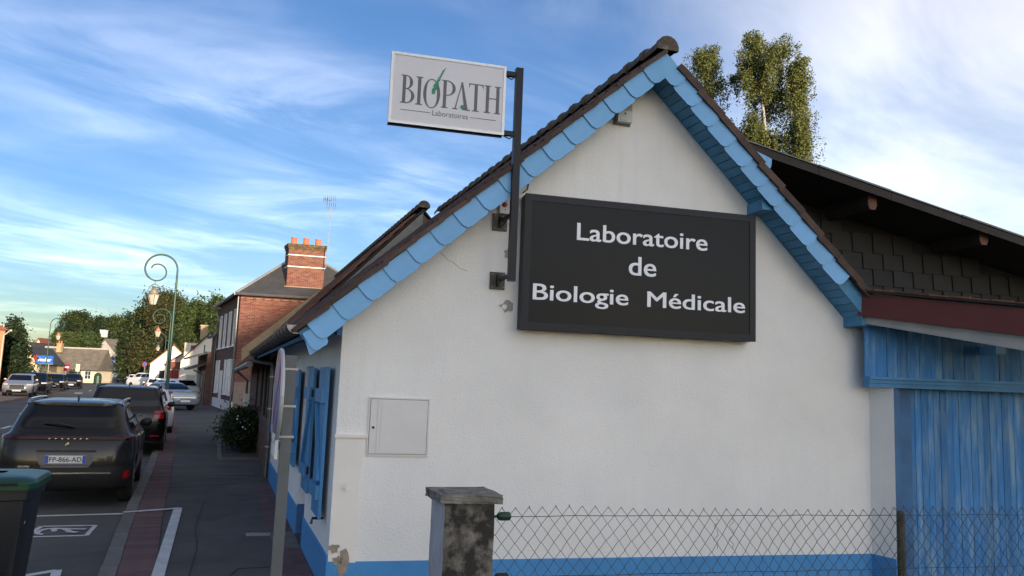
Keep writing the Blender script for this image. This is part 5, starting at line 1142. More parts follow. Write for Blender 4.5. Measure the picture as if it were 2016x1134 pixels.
# --- small far signs
def disc_sign(px, py, dp, r, label, kind):
    p = at(px, py, dp); T = thing('road_sign', label, 'road sign', (p.x, dp, rise(dp) - .1))
    part('post', MB().tube([(p.x, dp + .05, rise(dp) - .1), (p.x, dp + .05, p.z + r)], .035, 6), M['zinc_light'], T)
    if kind == 'noentry':
        d = part('disc', MB().tube([(p.x, dp + .01, p.z), (p.x, dp - .01, p.z)], r, 24), M['signred'], T); part('bar', MB().abox((p.x - r * .72, dp - .016, p.z - r * .18), (p.x + r * .72, dp - .011, p.z + r * .18)), M['white_paint'], d)
    elif kind == 'nopark':
        d = part('disc', MB().tube([(p.x, dp + .01, p.z), (p.x, dp - .01, p.z)], r, 24), M['signred'], T); part('field', MB().tube([(p.x, dp - .011, p.z), (p.x, dp - .014, p.z)], r * .75, 24), M['signblue'], d)
    return T
disc_sign(92, 723, 112, .62, 'red no-entry sign with white bar below the blue shop sign', 'noentry'); disc_sign(130, 723, 118, .62, 'red no-entry sign with white bar in front of the hedge under the grey roof', 'noentry'); disc_sign(285, 717, 110, .34, 'round blue and red no-parking sign before the white van', 'nopark')
p = at(216, 710, 165); T = thing('direction_sign', 'pair of blue signs on two posts below the dark trees', 'road sign', (p.x, 165, rise(165)))
for i, (dx, hh) in enumerate(((-.5, .5), (.45, .9))): part('post', MB().tube([(p.x + dx, 165.1, rise(165) - .1), (p.x + dx, 165.1, p.z + .6)], .06, 6), M['zinc_light'], T)
for z_ in (.45, -.3, -.95): part('panel', MB().abox((p.x - .9, 165, p.z + z_ - .28), (p.x + .95, 165.06, p.z + z_ + .28)), M['signblue'], T)
p = at(237, 712, 150); T = thing('direction_sign', 'white rectangular direction sign on one post beside the road bend', 'road sign', (p.x, 150, rise(150)))
part('panel', MB().abox((p.x - 1.25, 150, p.z - .3), (p.x + 1.25, 150.06, p.z + .3)), M['white_paint'], T); part('post', MB().tube([(p.x, 150.1, rise(150) - .1), (p.x, 150.1, p.z + .2)], .06, 6), M['zinc_light'], T); part('frame', MB().abox((p.x - 1.28, 150.02, p.z - .345), (p.x + 1.28, 150.05, p.z - .303)), M['ink'], T)
p = at(153, 724, 120); T = thing('notice_board', 'pale yellow notice board standing in front of the grey-roofed house', 'sign', (p.x, 120, 0)); part('panel', MB().abox((p.x - .3, 120, p.z - .55), (p.x + .3, 120.06, p.z + .55)), M['cream'], T); part('post', MB().tube([(p.x, 120.1, 0), (p.x, 120.1, p.z)], .05, 6), M['zinc_light'], T)
p = ground(192, 748, -.1); T = thing('litter_bin', 'green street litter bin on the tan pavement before the tall pale house', 'bin', (p.x * .62, p.y * .62, 0)); b_ = Vector(T.location); part('drum', MB().lathe(b_, [(.4, 0), (.5, .2), (.5, 1.2), (.42, 1.3)], 12), M['green_iron'], T); part('hood', MB().lathe(b_ + UP * 1.3, [(.42, 0), (.45, .1), (.2, .3), (.05, .34)], 12), M['green_iron'], T)

# ================================================================== CARS
def loop(xr, xf, hw, rr_, rf_, zr_, zf_, crown=0, ns=16, nc=5, ne=4):
    half = []
    for i in range(ne): half.append((xr, -(hw - rr_) * i / ne))
    for i in range(nc): a = (math.pi / 2) * i / nc; half.append((xr + rr_ * (1 - math.cos(a)), -(hw - rr_) - rr_ * math.sin(a)))
    for i in range(ns + 1): half.append((xr + rr_ + (xf - rf_ - xr - rr_) * i / ns, -hw))
    for i in range(1, nc + 1): a = (math.pi / 2) * i / nc; half.append((xf - rf_ * (1 - math.sin(a)), -(hw - rf_) - rf_ * math.cos(a)))
    for i in range(1, ne + 1): half.append((xf, -(hw - rf_) * (1 - i / ne)))
    pts = half + [(x, -y) for x, y in half[-2:0:-1]]
    out = []
    for x, y in pts:
        t = min(1, max(0, (x - xr) / (xf - xr))); z = zr_ + (zf_ - zr_) * t; out.append((x - crown * (y / hw) ** 2 * (-1 if x < 0 else 1) * 0, y, z))
    return out
NSD, NCN, NED = 16, 5, 4
I_RC = NED; I_S0 = NED + NCN; I_S1 = I_S0 + NSD
class CarBody:
    def __init__(s, rings): s.r = [loop(*q) for q in rings]; s.n = len(s.r[0])
    def S(s, i, t):
        t = max(0, min(len(s.r) - 1.0001, t)); k = int(t); f = t - k; i0 = math.floor(i); fi = i - i0
        def pt(rg, j): return Vector(rg[j % s.n])
        a = pt(s.r[k], i0).lerp(pt(s.r[k], i0 + 1), fi); b = pt(s.r[k + 1], i0).lerp(pt(s.r[k + 1], i0 + 1), fi); return a.lerp(b, f)
    def Nrm(s, i, t):
        d1 = s.S(i + .3, t) - s.S(i - .3, t); d2 = s.S(i, t + .05) - s.S(i, t - .05); n_ = d1.cross(d2).normalized()
        c = s.S(i, t); ctr = Vector((c.x * .6, 0, .6)); return n_ if n_.dot(c - ctr) > 0 else -n_
    def patch(s, i0, i1, t0, t1, off=.004, ni=12, nt=6, fn=None, thick=True):
        rows = []; mb = MB()
        for a in range(nt + 1):
            row = []
            for b in range(ni + 1):
                t = t0 + (t1 - t0) * a / nt; i = i0 + (i1 - i0) * b / ni
                if fn: i, t = fn(a / nt, b / ni)
                row.append(s.S(i, t) + s.Nrm(i, t) * off)
            rows.append(row)
        n0 = (rows[0][1] - rows[0][0]).cross(rows[1][0] - rows[0][0]); flip = n0.dot(s.Nrm((i0 + i1) / 2, (t0 + t1) / 2)) < 0
        mb.sheet([r[::-1] for r in rows] if flip else rows)
        return mb
    def mesh(s, name, mats):
        mb = MB(); mb.sheet([r + [r[0]] for r in s.r]); 
        nn = s.n; top = [Vector(p) for p in s.r[-1]]; bot = [Vector(p) for p in s.r[0]]
        bmx = bmesh.new()
        vs = [[bmx.verts.new(p) for p in r] for r in s.r]
        for k in range(len(vs) - 1):
            for i in range(nn): bmx.faces.new((vs[k][i], vs[k][(i + 1) % nn], vs[k + 1][(i + 1) % nn], vs[k + 1][i]))
        bmx.faces.new(vs[-1]); bmx.faces.new(vs[0][::-1]); bmesh.ops.recalc_face_normals(bmx, faces=bmx.faces[:])
        me = bpy.data.meshes.new(name); bmx.to_mesh(me); bmx.free()
        for m in mats: me.materials.append(m)
        return me
def R(xr, xf, hw, rr_, rf_, zr_, zf_): return (xr, xf, hw, rr_, rf_, zr_, zf_)
HATCH = [R(-1.93, 1.90, .74, .25, .3, .24, .22), R(-2.06, 2.04, .84, .3, .35, .30, .28), R(-2.13, 2.13, .875, .30, .42, .46, .44), R(-2.15, 2.15, .885, .30, .45, .66, .60), R(-2.13, 2.13, .885, .28, .45, .84, .72), R(-2.09, 2.08, .875, .26, .48, .96, .82), R(-2.05, 1.95, .865, .24, .5, 1.03, .90), R(-1.97, 1.02, .80, .22, .3, 1.08, 1.06), R(-1.80, .62, .735, .20, .28, 1.29, 1.28), R(-1.62, .30, .665, .18, .26, 1.465, 1.46), R(-1.62, .18, .62, .18, .26, 1.505, 1.50), R(-1.5, .05, .50, .16, .24, 1.535, 1.535), R(-1.1, -.4, .25, .1, .1, 1.55, 1.55)]
MPV = [R(-2.05, 2.02, .76, .22, .3, .26, .22), R(-2.19, 2.16, .85, .24, .35, .33, .28), R(-2.23, 2.22, .89, .22, .42, .50, .44), R(-2.24, 2.24, .90, .20, .45, .70, .62), R(-2.23, 2.22, .90, .18, .45, .88, .76), R(-2.21, 2.16, .895, .17, .48, 1.0, .86), R(-2.19, 2.0, .885, .16, .5, 1.07, .95), R(-2.15, 1.30, .83, .15, .3, 1.12, 1.08), R(-2.06, .95, .775, .14, .28, 1.36, 1.34), R(-1.94, .55, .71, .14, .26, 1.575, 1.57), R(-1.92, .45, .665, .13, .26, 1.62, 1.615), R(-1.8, .3, .54, .12, .24, 1.655, 1.655), R(-1.3, -.2, .25, .1, .1, 1.67, 1.67)]
SALOON = [R(-2.1, 2.05, .74, .25, .3, .24, .2), R(-2.26, 2.22, .84, .3, .38, .30, .27), R(-2.33, 2.32, .885, .32, .45, .46, .42), R(-2.34, 2.34, .905, .32, .48, .66, .58), R(-2.33, 2.30, .905, .32, .5, .82, .68), R(-2.30, 2.2, .895, .32, .52, .93, .76), R(-2.24, 2.05, .87, .32, .55, 1.0, .84), R(-1.55, 1.15, .80, .30, .3, 1.03, 1.0), R(-1.22, .78, .73, .28, .28, 1.22, 1.2), R(-.85, .42, .65, .26, .26, 1.375, 1.37), R(-.75, .3, .60, .24, .26, 1.41, 1.41), R(-.6, .1, .47, .2, .24, 1.435, 1.435), R(-.4, -.2, .2, .1, .1, 1.445, 1.445)]
def scaled(rings, sx, sy, sz): return [(a * sx, b * sx, c * sy, d * sy, e * sy, f * sz, g_ * sz) for a, b, c, d, e, f, g_ in rings]
def mirror_i(B, i): return B.n - i
def car(label, loc, heading, rings, paint, wr=.33, group=None, kind='car', near=False, rails=False, plate=None, style='band', hitch=None, xw=(-1.28, 1.30), far=False):
    B = CarBody(rings); head = Vector((heading[0], heading[1], 0)).normalized()
    T = thing('parked_car' if kind == 'car' else kind, label, 'van' if 'van' in label else 'car', loc, group, math.atan2(head.y, head.x))
    P = lambda n_, mb, m, par=T, sm=None: part(n_, mb, M[m] if isinstance(m, str) else m, par, sm, True)
    me = B.mesh('body', [M[paint], M['cladding']])
    ob = bpy.data.objects.new('body', me); COL.objects.link(ob); ob.parent = T
    hwid = max(q[2] for q in rings)
    cut = MB()
    for x in xw:
        for k in (-1, 1): cut.tube([(x, k * (hwid - .26), wr), (x, k * (hwid + .2), wr)], wr + .065, 28)
    cm = cut.mesh('cut', [M['cladding']]); co = bpy.data.objects.new('cut', cm); COL.objects.link(co); co.parent = T
    md = ob.modifiers.new('b', 'BOOLEAN'); md.operation = 'DIFFERENCE'; md.object = co; md.solver = 'EXACT'
    cm.materials.clear(); cm.materials.append(M['cladding']); cm.materials.append(M['cladding']); cm.polygons.foreach_set('material_index', [1] * len(cm.polygons))
    dg = bpy.context.evaluated_depsgraph_get(); dg.update(); nm = bpy.data.meshes.new_from_object(ob.evaluated_get(dg)); ob.modifiers.clear(); ob.data = nm; nm.name = 'body'
    nm.polygons.foreach_set('use_smooth', [True] * len(nm.polygons)); nm.set_sharp_from_angle(angle=math.radians(38)); bpy.data.objects.remove(co)
    # glass
    k = I_RC + 1.6
    rw = lambda a, b: ((-k + 2 * k * b) * (1 - .03 * a), 7.28 + (9.0 - 7.28) * a - .16 * (1 - a) * (abs(2 * b - 1) ** 4) * -1)
    P('rear_window', B.patch(-k, k, 7.25, 8.95, .004, 20, 8, rw), 'carglass', sm=40)
    mi = B.n / 2
    P('windscreen', B.patch(mi - I_RC - 2.2, mi + I_RC + 2.2, 7.15, 8.9, .004, 16, 8), 'carglass', sm=40)
    for sd_ in (1, -1):
        for a, b in ((.5, 4.6), (5.0, 9.6), (10.0, 15.2)):
            i0, i1 = I_S0 + a, I_S0 + b
            if sd_ < 0: i0, i1 = B.n - i1, B.n - i0
            P('side_window', B.patch(i0, i1, 7.22, 8.75, .004, 8, 6), 'carglass', sm=40)
        if near:
            for a, b in ((4.5, 9.0), (9.2, 13.0)):
                i0, i1 = I_S0 + a, I_S0 + b
                if sd_ < 0: i0, i1 = B.n - i1, B.n - i0
                d_ = P('door', B.patch(i0, i1, 2.3, 6.6, .004, 8, 14), paint, sm=40); hx = B.S((i0 + (.6 if sd_ > 0 else i1 - i0 - .6)), 6.0); hx.y += .02 * (-sd_)
                part('handle', MB().box(hx, (.09, 0, 0), (0, .018, 0), (0, 0, .014)), M['chrome'] if rails else M[paint], d_, None, True)
    # cladding / bumper, lights, plate
    if style == 'band':
        P('bumper_cladding', B.patch(-I_S0 - .2, I_S0 + .2, .2, 2.75, .006, 34, 8), 'cladding', sm=40)
        P('tail_band', B.patch(-I_S0 + .0, I_S0 - .0, 5.35, 6.35, .010, 34, 5, lambda a, b: ((-I_S0 + .8 + (2 * I_S0 - 1.6) * b), 5.45 + a * (.55 + .45 * abs(2 * b - 1) ** 2))), 'lampdark', sm=40)
        for i in (-1, 1): P('tail_lamp', B.patch(i * 5.2, i * (I_S0 - .3), 5.55, 6.2, .013, 8, 4), mat('tail_glass', (.055, .006, .008), .1, .3, 30), sm=40)
        for i in (-1, 1): P('boot_seam', B.patch(i * (I_RC + 2.55), i * (I_RC + 2.68), 2.8, 6.9, .0045, 2, 14), 'cladding')
        P('boot_seam', B.patch(-I_RC - 2.6, I_RC + 2.6, 2.80, 2.86, .0055, 16, 2), 'cladding')
        P('chrome_strip', MB().box((rings[2][0] - .022, 0, .52), (.012, 0, 0), (0, .60, 0), (0, 0, .011)), 'chrome')
        for i in (-1, 1): P('reflector', B.patch(i * (I_RC + 2.0), i * (I_RC + 3.2), 1.85, 2.45, .012, 4, 3), 'lampred')
    elif style == 'stack':
        P('bumper_cladding', B.patch(-I_S0, I_S0, .2, 1.3, .005, 34, 8), 'cladding', sm=40)
        for i in (-1, 1):
            for a, b in ((4.25, 5.2), (5.45, 6.4)): P('tail_lamp', B.patch(i * (I_RC - .5), i * (I_RC + 2.3), a, b, .012, 6, 5), 'lampred', sm=40)
            P('reflector', B.patch(i * (I_RC - .6), i * (I_RC + 1.6), 1.9, 2.08, .008, 4, 3), 'lampred')
        P('boot_seam', B.patch(-I_RC - 1, I_RC + 1, 3.55, 3.65, .004, 16, 2), 'cladding'); P('badge', MB().box((rings[4][0] - .012, -.35, 1.0), (.006, 0, 0), (0, .07, 0), (0, 0, .012)), 'chrome')
    else:
        P('bumper_cladding', B.patch(-I_S0, I_S0, .2, 1.2, .005, 34, 6), 'cladding', sm=40)
        for i in (-1, 1): P('tail_lamp', B.patch(i * (I_RC + 1.0), i * (I_S0 + 1.2), 4.55, 5.75, .010, 8, 5), 'lampred', sm=40)
        P('bumper_strip', B.patch(-I_RC - 2, I_RC + 2, 3.0, 3.2, .010, 16, 2), 'chrome')
    for i in (-1, 1):
        P('headlight', B.patch(mi + i * (I_RC + 1.0), mi + i * (I_RC + NCN + 1.0), 4.6, 5.6, .008, 8, 4), 'headl', sm=40)
    P('grille', B.patch(mi - I_RC, mi + I_RC, 2.6, 4.6, .006, 12, 5), 'cladding', sm=40)
    P('lower_grille', B.patch(mi - I_RC - 1, mi + I_RC + 1, .8, 2.0, .006, 12, 4), 'cladding', sm=40)
    zp = rings[3][5] + .06 if style != 'saloon' else .5; xp = B.S(0, 3.4).x if style != 'saloon' else B.S(0, 2.2).x
    if plate:
        P('plate_recess', MB().prism([(xp - .010, y, z) for y, z in ((-.34, .79), (-.36, .70), (-.30, .60), (.30, .60), (.36, .70), (.34, .79))], (.03, 0, 0)), mat('plate_recess', (.13, .13, .135), .6))
        zp = .715; pl2 = P('number_plate', MB().box((xp - .018, 0, zp), (.006, 0, 0), (0, .26, 0), (0, 0, .055)), 'plate')
        for y in (-1, 1): part('plate_band', MB().box((xp - .0265, y * .238, zp), (.002, 0, 0), (0, .021, 0), (0, 0, .052)), M['plateblue'], pl2, None, True)
        tp = text_part(plate, None, (xp - .026, .205, zp - .034), (0, -1, 0), (0, 0, 1), .41, .068, M['platetext'], .01, .002, 'plate_characters'); tp.parent = pl2
        P('boot_lip', MB().box((xp - .006, 0, .835), (.012, 0, 0), (0, .38, 0), (0, 0, .012)), 'cladding')
        P('badge', MB().prism([(B.S(0, 4.6).x - .012, y, z) for y, z in ((-.03, .93), (.035, .90), (.02, .94), (.0, .96), (-.02, .95))], (.008, 0, 0)), 'chrome')
        xb = B.S(0, 5.7).x
        for q in range(7): P('emblem_letter', MB().box((xb - .022, .24 - q * .08, rings[5][5] + .045), (.004, 0, 0), (0, .012, 0), (0, 0, .009)), 'chrome')
        P('model_script', MB().box((B.S(-4, 3.2).x - .008, .52, .615), (.004, 0, 0), (0, .075, 0), (0, 0, .012)), 'chrome')
        w0 = B.S(0, 7.4) + Vector((-.02, 0, 0)); w1 = B.S(-2.6, 7.62) + Vector((-.02, 0, .0)); P('wiper', MB().tube([w0 + Vector((0, -.05, 0)), w0.lerp(w1, .4) + Vector((-.012, 0, .03)), w1 * 1 + Vector((0, -.7 if False else 0, 0))], .014, 5), 'cladding')
        P('spoiler', B.patch(-k, k, 9.02, 9.75, .02, 20, 3), 'paint_black', sm=40)
        P('brake_light', B.patch(-1.2, 1.2, 9.0, 9.16, .024, 8, 2), 'lampdark')
    else: P('number_plate', MB().box((xp - .012, 0, zp), (.006, 0, 0), (0, .26, 0), (0, 0, .055)), 'plate')
    fx = B.S(mi, 2.3).x; P('number_plate', MB().box((fx + .015, 0, .42), (.006, 0, 0), (0, .26, 0), (0, 0, .055)), 'plate')
    for sd_ in (-1, 1):
        i0 = I_S0 + 13.2; p = B.S(i0 if sd_ < 0 else B.n - i0, 7.15); P('mirror', MB().lathe(p + Vector((.0, sd_ * .05, .03)), [(.03, 0), (.06, .03), (.075, .09), (.065, .16), (.03, .18)], 10, (0, sd_, .12)), paint if not near else 'cladding', sm=40)
        if rails:
            zt = rings[9][5] + .02; yr = rings[9][2] - .03
            P('roof_rail', MB().tube([(rings[9][0] + .10, sd_ * yr, zt - .01), (rings[9][0] + .22, sd_ * yr, zt + .055), (-.6, sd_ * (yr), zt + .065), (.1, sd_ * yr, zt + .05), (.22, sd_ * yr, zt - .01)], .020, 7), 'chrome' if style == 'band' else 'cladding')
    if rails: P('antenna_fin', MB().prism([(rings[10][0] + .25, -.01, rings[11][5] - .01), (rings[10][0] + .42, -.01, rings[11][5] - .01), (rings[10][0] + .27, -.01, rings[11][5] + .075)], (0, .02, 0)), 'cladding')
    for x in xw:
        for sd_ in (-1, 1):
            yo_ = sd_ * (hwid - .015); w = P('wheel', MB().lathe((x, yo_ - sd_ * .21, wr), [(wr * .66, 0), (wr * .93, .0), (wr, .03), (wr, .18), (wr * .93, .21), (wr * .68, .212)], 28, (0, sd_, 0)), 'rub', sm=40)
            part('rim', MB().lathe((x, yo_ - sd_ * .05, wr), [(wr * .66, 0), (wr * .66, .04), (wr * .6, .03), (wr * .2, .035), (wr * .12, .05)], 20, (0, sd_, 0)), M['rim'], w, 40, True)
            if near or not far:
                for q in range(5):
                    a = 2 * math.pi * q / 5; part('spoke', MB().box((x + math.cos(a) * wr * .40, yo_ + sd_ * .0, wr + math.sin(a) * wr * .40), (math.cos(a) * wr * .24, 0, math.sin(a) * wr * .24), (-math.sin(a) * .028, 0, math.cos(a) * .028), (0, .008, 0)), M['chrome'], w, None, True)
    return T
ROAD = -.1
# near right-hand row
w8 = ground(258, 985, ROAD); hd = Vector((-.375, .927, 0)); rt_ = Vector((hd.y, -hd.x, 0))
c8 = w8 + hd * 1.28 - rt_ * .87; car('dark grey crossover car with a full-width dark tail band and white plate', Vector((c8.x, c8.y, ROAD)), hd, HATCH, 'paint_grey', .345, 'cars parked along the kerb', near=True, rails=True, plate='FP-866-AD')
wv = ground(320, 893, ROAD); cv = wv + hd * 1.3 - rt_ * .88; car('black people carrier with stacked red tail lamps parked ahead of the crossover', Vector((cv.x, cv.y, ROAD)), hd, MPV, 'paint_black', .33, 'cars parked along the kerb', near=True, rails=True, style='stack', xw=(-1.32, 1.38))
def place(px, py, z=ROAD): p = ground(px, py, z); return p
c = cv + hd * 6.3 + rt_ * .15; car('white hatchback with round red tail lamp hidden behind the black people carrier', Vector((c.x, c.y, ROAD)), hd, scaled(HATCH, .95, .98, .97), 'paint_white', .31, 'cars parked along the kerb', style='stack')
p = place(366, 806, 0); car('silver saloon parked aslant on the pavement before the brick house', Vector((p.x - 1.1, p.y - .2, .0)), Vector((-.74, .67, 0)), SALOON, 'paint_silver', .335, style='saloon', xw=(-1.36, 1.36))
p = at(330, 780, 53); car('white estate car with long dark side windows beyond the silver saloon', Vector((p.x, 53, 0)), Vector((-.86, .5, 0)), scaled(HATCH, 1.05, 1, 1.02), 'paint_white', .32, style='saloon')
p = at(304, 770, 72); car('white car with pale roof parked behind the white estate', Vector((p.x, 72, ROAD)), Vector((-.45, .9, 0)), scaled(HATCH, .95, .98, 1.0), 'paint_white', .32, style='saloon', far=True)
# moving traffic
for px, dp, hdg, rg, pt_, lbl in ((264, 118, (-.42, .9), scaled(HATCH, 1, 1.0, 1.08), 'paint_white', 'white hatchback with lit-looking red tail lamps driving away down the road'),
    (247, 140, (-.1, .99), scaled(HATCH, 1, 1, 1), 'paint_dgrey', 'grey car on the road beyond the white hatchback'), (256, 156, (-.5, .86), scaled(MPV, 1, 1, 1), 'paint_silver', 'silver car waiting at the road bend'),
    (224, 165, (-.5, .86), scaled(MPV, 1.05, 1.02, 1.12), 'paint_white', 'white van at the bend by the blue signs'), (193, 150, (.5, -.86), scaled(HATCH, 1, 1, 1), 'paint_white', 'white car coming towards the bend by the pale house'),
    (283, 108, (-.9, .4), scaled(MPV, 1.1, 1.0, 1.2), 'paint_white', 'white delivery van with its dark rear open near the no-parking sign')):
    p = at(px, 745, dp); car(lbl, Vector((p.x, dp, ROAD + rise(dp))), hdg, rg, pt_, .31, None, 'car', style='saloon', far=True)
# car park row on the left, facing the camera
for px, py, hdg, rg, pt_, lbl in ((3, 781, (.42, -.9), HATCH, 'paint_silver', 'silver hatchback nearest the orange brick house in the car park row'), (38, 776, (.40, -.9), scaled(MPV, 1, 1.0, .98), 'paint_black', 'black people carrier next to the silver hatchback in the car park row'),
    (82, 769, (.40, -.9), scaled(HATCH, .98, .98, .98), 'paint_black', 'black hatchback third along the car park row'), (120, 765, (.42, -.9), HATCH, 'paint_black', 'black crossover at the end of the car park row by the road')):
    p = ground(px, py, -.05); car(lbl, Vector((p.x, p.y + 2, -.03)), hdg, rg, pt_, .33, 'cars in the car park row', style='saloon', far=True)

# ================================================================== VEGETATION
def leaves(name, parent, blobs, n, size, m, seed, drop=0.0, shell=.35, squash=.7, clump=.28, sub=26):
    rg = np.random.default_rng(seed); C = []
    vol = np.array([b[3] * b[4] * b[5] for b in blobs]); cnt = (n * vol / vol.sum()).astype(int)
    for b, k in zip(blobs, cnt):
        if k < 4: k = 4
        ctr = np.array(b[:3]); rad = np.array(b[3:6])
        d = rg.normal(size=(sub, 3)); d /= np.linalg.norm(d, axis=1)[:, None]; d *= (shell + (1 - shell) * rg.random((sub, 1)) ** .6)
        which = rg.integers(0, sub, k); p = d[which] + rg.normal(size=(k, 3)) * clump * (.6 + .8 * rg.random((k, 1)))
        C.append(ctr + p * rad)
    C = np.concatenate(C); k = len(C)
    if drop: C[:, 2] -= drop * rg.random(k) ** 2
    a = rg.normal(size=(k, 3)); a /= np.linalg.norm(a, axis=1)[:, None]; b = rg.normal(size=(k, 3)); b -= a * (a * b).sum(1)[:, None]; b /= np.linalg.norm(b, axis=1)[:, None]
    s1 = size * (.6 + .8 * rg.random((k, 1))); s2 = s1 * squash
    v = np.stack([C - a * s1, C + b * s2 * .6 - a * s1 * .1, C + a * s1, C - b * s2 * .6 + a * s1 * .1], 1).reshape(-1, 3)
    me = bpy.data.meshes.new(name); me.vertices.add(4 * k); me.vertices.foreach_set('co', v.ravel().astype(np.float32)); me.loops.add(4 * k); me.loops.foreach_set('vertex_index', np.arange(4 * k, dtype=np.int32)); me.polygons.add(k); me.polygons.foreach_set('loop_start', np.arange(0, 4 * k, 4, dtype=np.int32)); me.materials.append(M[m]); me.update(calc_edges=True); me.validate()
    return link(name, me, parent)
def tree(label, base, blobs, n, size, m, seed, h, r0=.3, name='tree', core=None, bark='bark', drop=0, m2=None, **kw):
    T = thing(name, label, 'tree', base, kw.pop('group', None)); rnd = random.Random(seed); top = base + UP * h * .85
    tr = MB(); tr.tube([base - UP * .2, base + UP * h * .3 + Vector((rnd.uniform(-.2, .2), 0, 0)), base + UP * h * .6 + Vector((rnd.uniform(-.3, .3), 0, 0)), top], [r0, r0 * .8, r0 * .5, r0 * .12], 8); part('trunk', tr, M[bark], T, 60)
    for b in blobs[:10]:
        q = Vector(b[:3]); s_ = base + UP * h * rnd.uniform(.25, .55); part('limb', MB().tube([s_, s_.lerp(q, .5) + UP * .3, q], [r0 * .4, r0 * .25, r0 * .06], 5), M[bark], T, 60)
    leaves('crown', T, blobs, n, size, m, seed, drop, **kw)
    if m2: leaves('crown', T, blobs, n // 2, size, m2, seed + 77, drop, **kw)
    return T
def crownblobs(px, pyt, pyb, wpx, dp, seed, k=9, depth=1.0):
    rnd = random.Random(seed); c = at(px, (pyt + pyb) / 2, dp); top = at(px, pyt, dp); hw_ = at(px + wpx / 2, pyt, dp).x - at(px, pyt, dp).x; hh = (top.z - at(px, pyb, dp).z) / 2; out = []
    for i in range(k):
        a = rnd.uniform(0, 2 * math.pi); r = math.sqrt(rnd.random()) * .62; zz_ = rnd.uniform(-.62, .66); taper = 1 - .35 * max(0, zz_)
        out.append((c.x + hw_ * r * math.cos(a) * taper, dp + hw_ * r * math.sin(a) * depth, c.z + hh * zz_, hw_ * .42, hw_ * .42 * depth, hh * .36))
    return out
FT = [ # px, top, bottom, width, depth, n, leaf size, mat, mat2, label
 (318, 574, 745, 118, 118, 33000, 0.22, 'leaf_brown', 'leaf_oak', 'broad tree with browning crown towering behind the street lamp'),
 (270, 600, 748, 78, 124, 19800, 0.22, 'leaf_dark', 'leaf_oak', 'dark tree overhanging the road below the browning crown'),
 (246, 640, 745, 40, 150, 11000, 0.24, 'leaf_dark', None, 'very dark tree beside the tall pale house'),
 (382, 588, 720, 70, 110, 17600, 0.20, 'leaf_mid', 'leaf_oak', 'lighter green tree behind the white gabled house'),
 (428, 578, 720, 64, 104, 15400, 0.20, 'leaf_mid', 'leaf_dark', 'green tree rising behind the dark shop sheds'),
 (352, 630, 730, 60, 108, 11000, 0.20, 'leaf_oak', 'leaf_dark', 'dense oak behind the red tiled roofs'),
 (232, 620, 705, 52, 200, 9900, 0.28, 'leaf_oak', 'leaf_dark', 'round tree beyond the road bend'),
 (150, 614, 690, 70, 230, 13200, 0.33, 'leaf_dark', 'leaf_oak', 'tall dark tree at the wood edge over the grey roof'),
 (195, 622, 690, 60, 235, 9900, 0.33, 'leaf_dark', None, 'dark tree in the wood behind the white chimney'),
 (122, 635, 690, 36, 225, 6600, 0.30, 'leaf_dark', None, 'dark tree at the left end of the wood'),
 (132, 655, 692, 66, 170, 9900, 0.24, 'leaf_mid', 'leaf_oak', 'lighter bushy tree just above the long grey roof'),
 (180, 655, 692, 44, 168, 7700, 0.24, 'leaf_mid', 'leaf_dark', 'green bushy tree between the grey roof and the white chimney'),
 (52, 672, 690, 18, 240, 1760, 0.33, 'leaf_dark', None, 'small far treetop over the distant slate roof')]
for i, (px, pt_, pb2, w_, dp, n_, sz, m1, m2, lb_) in enumerate(FT):
    bs2 = crownblobs(px, pt_, pb2, w_, dp, 40 + i, 11); b0 = at(px, 740, dp); base_ = Vector((b0.x, dp, gz(dp) - .1)); tree(lb_, base_, bs2, n_, sz, m1, 100 + i, max(b[2] for b in bs2) - base_.z, .35, m2=m2, group='trees beyond the houses')
# conical evergreen left
b0 = at(20, 740, 66); cb_ = [(b0.x + random.uniform(-.2, .2), 66, z, 1.35 * (1 - (z - .8) / 6.0) + .2, 1.3 * (1 - (z - .8) / 6.0) + .25, .75) for z in (.9, 1.7, 2.5, 3.3, 4.1, 4.8, 5.3)]
tree('dark conical evergreen beside the orange brick house', Vector((b0.x, 66, -.1)), cb_, 9000, .15, 'leaf_dark', 5, 5.0, .15, name='conifer', m2='leaf_shrub')
# hedge and bed under the grey roof
for px, w_, lb_ in ((106, 22, 'clipped hedge piece below the first no-entry sign'), (146, 20, 'clipped hedge piece below the notice board')):
    p = at(px, 745, 121); hw_ = w_ / 1568 * 121 / 2; T = thing('hedge', lb_, 'hedge', (p.x, 121, 0)); leaves('foliage', T, [(p.x + d_, 121, .7, hw_ * .6, .7, .8) for d_ in (-hw_ * .5, 0, hw_ * .5)], 2500, .12, 'leaf_shrub', 9, clump=.35); part('stem', MB().tube([(p.x, 121, -.1), (p.x, 121, .8)], .06, 5), M['bark'], T)
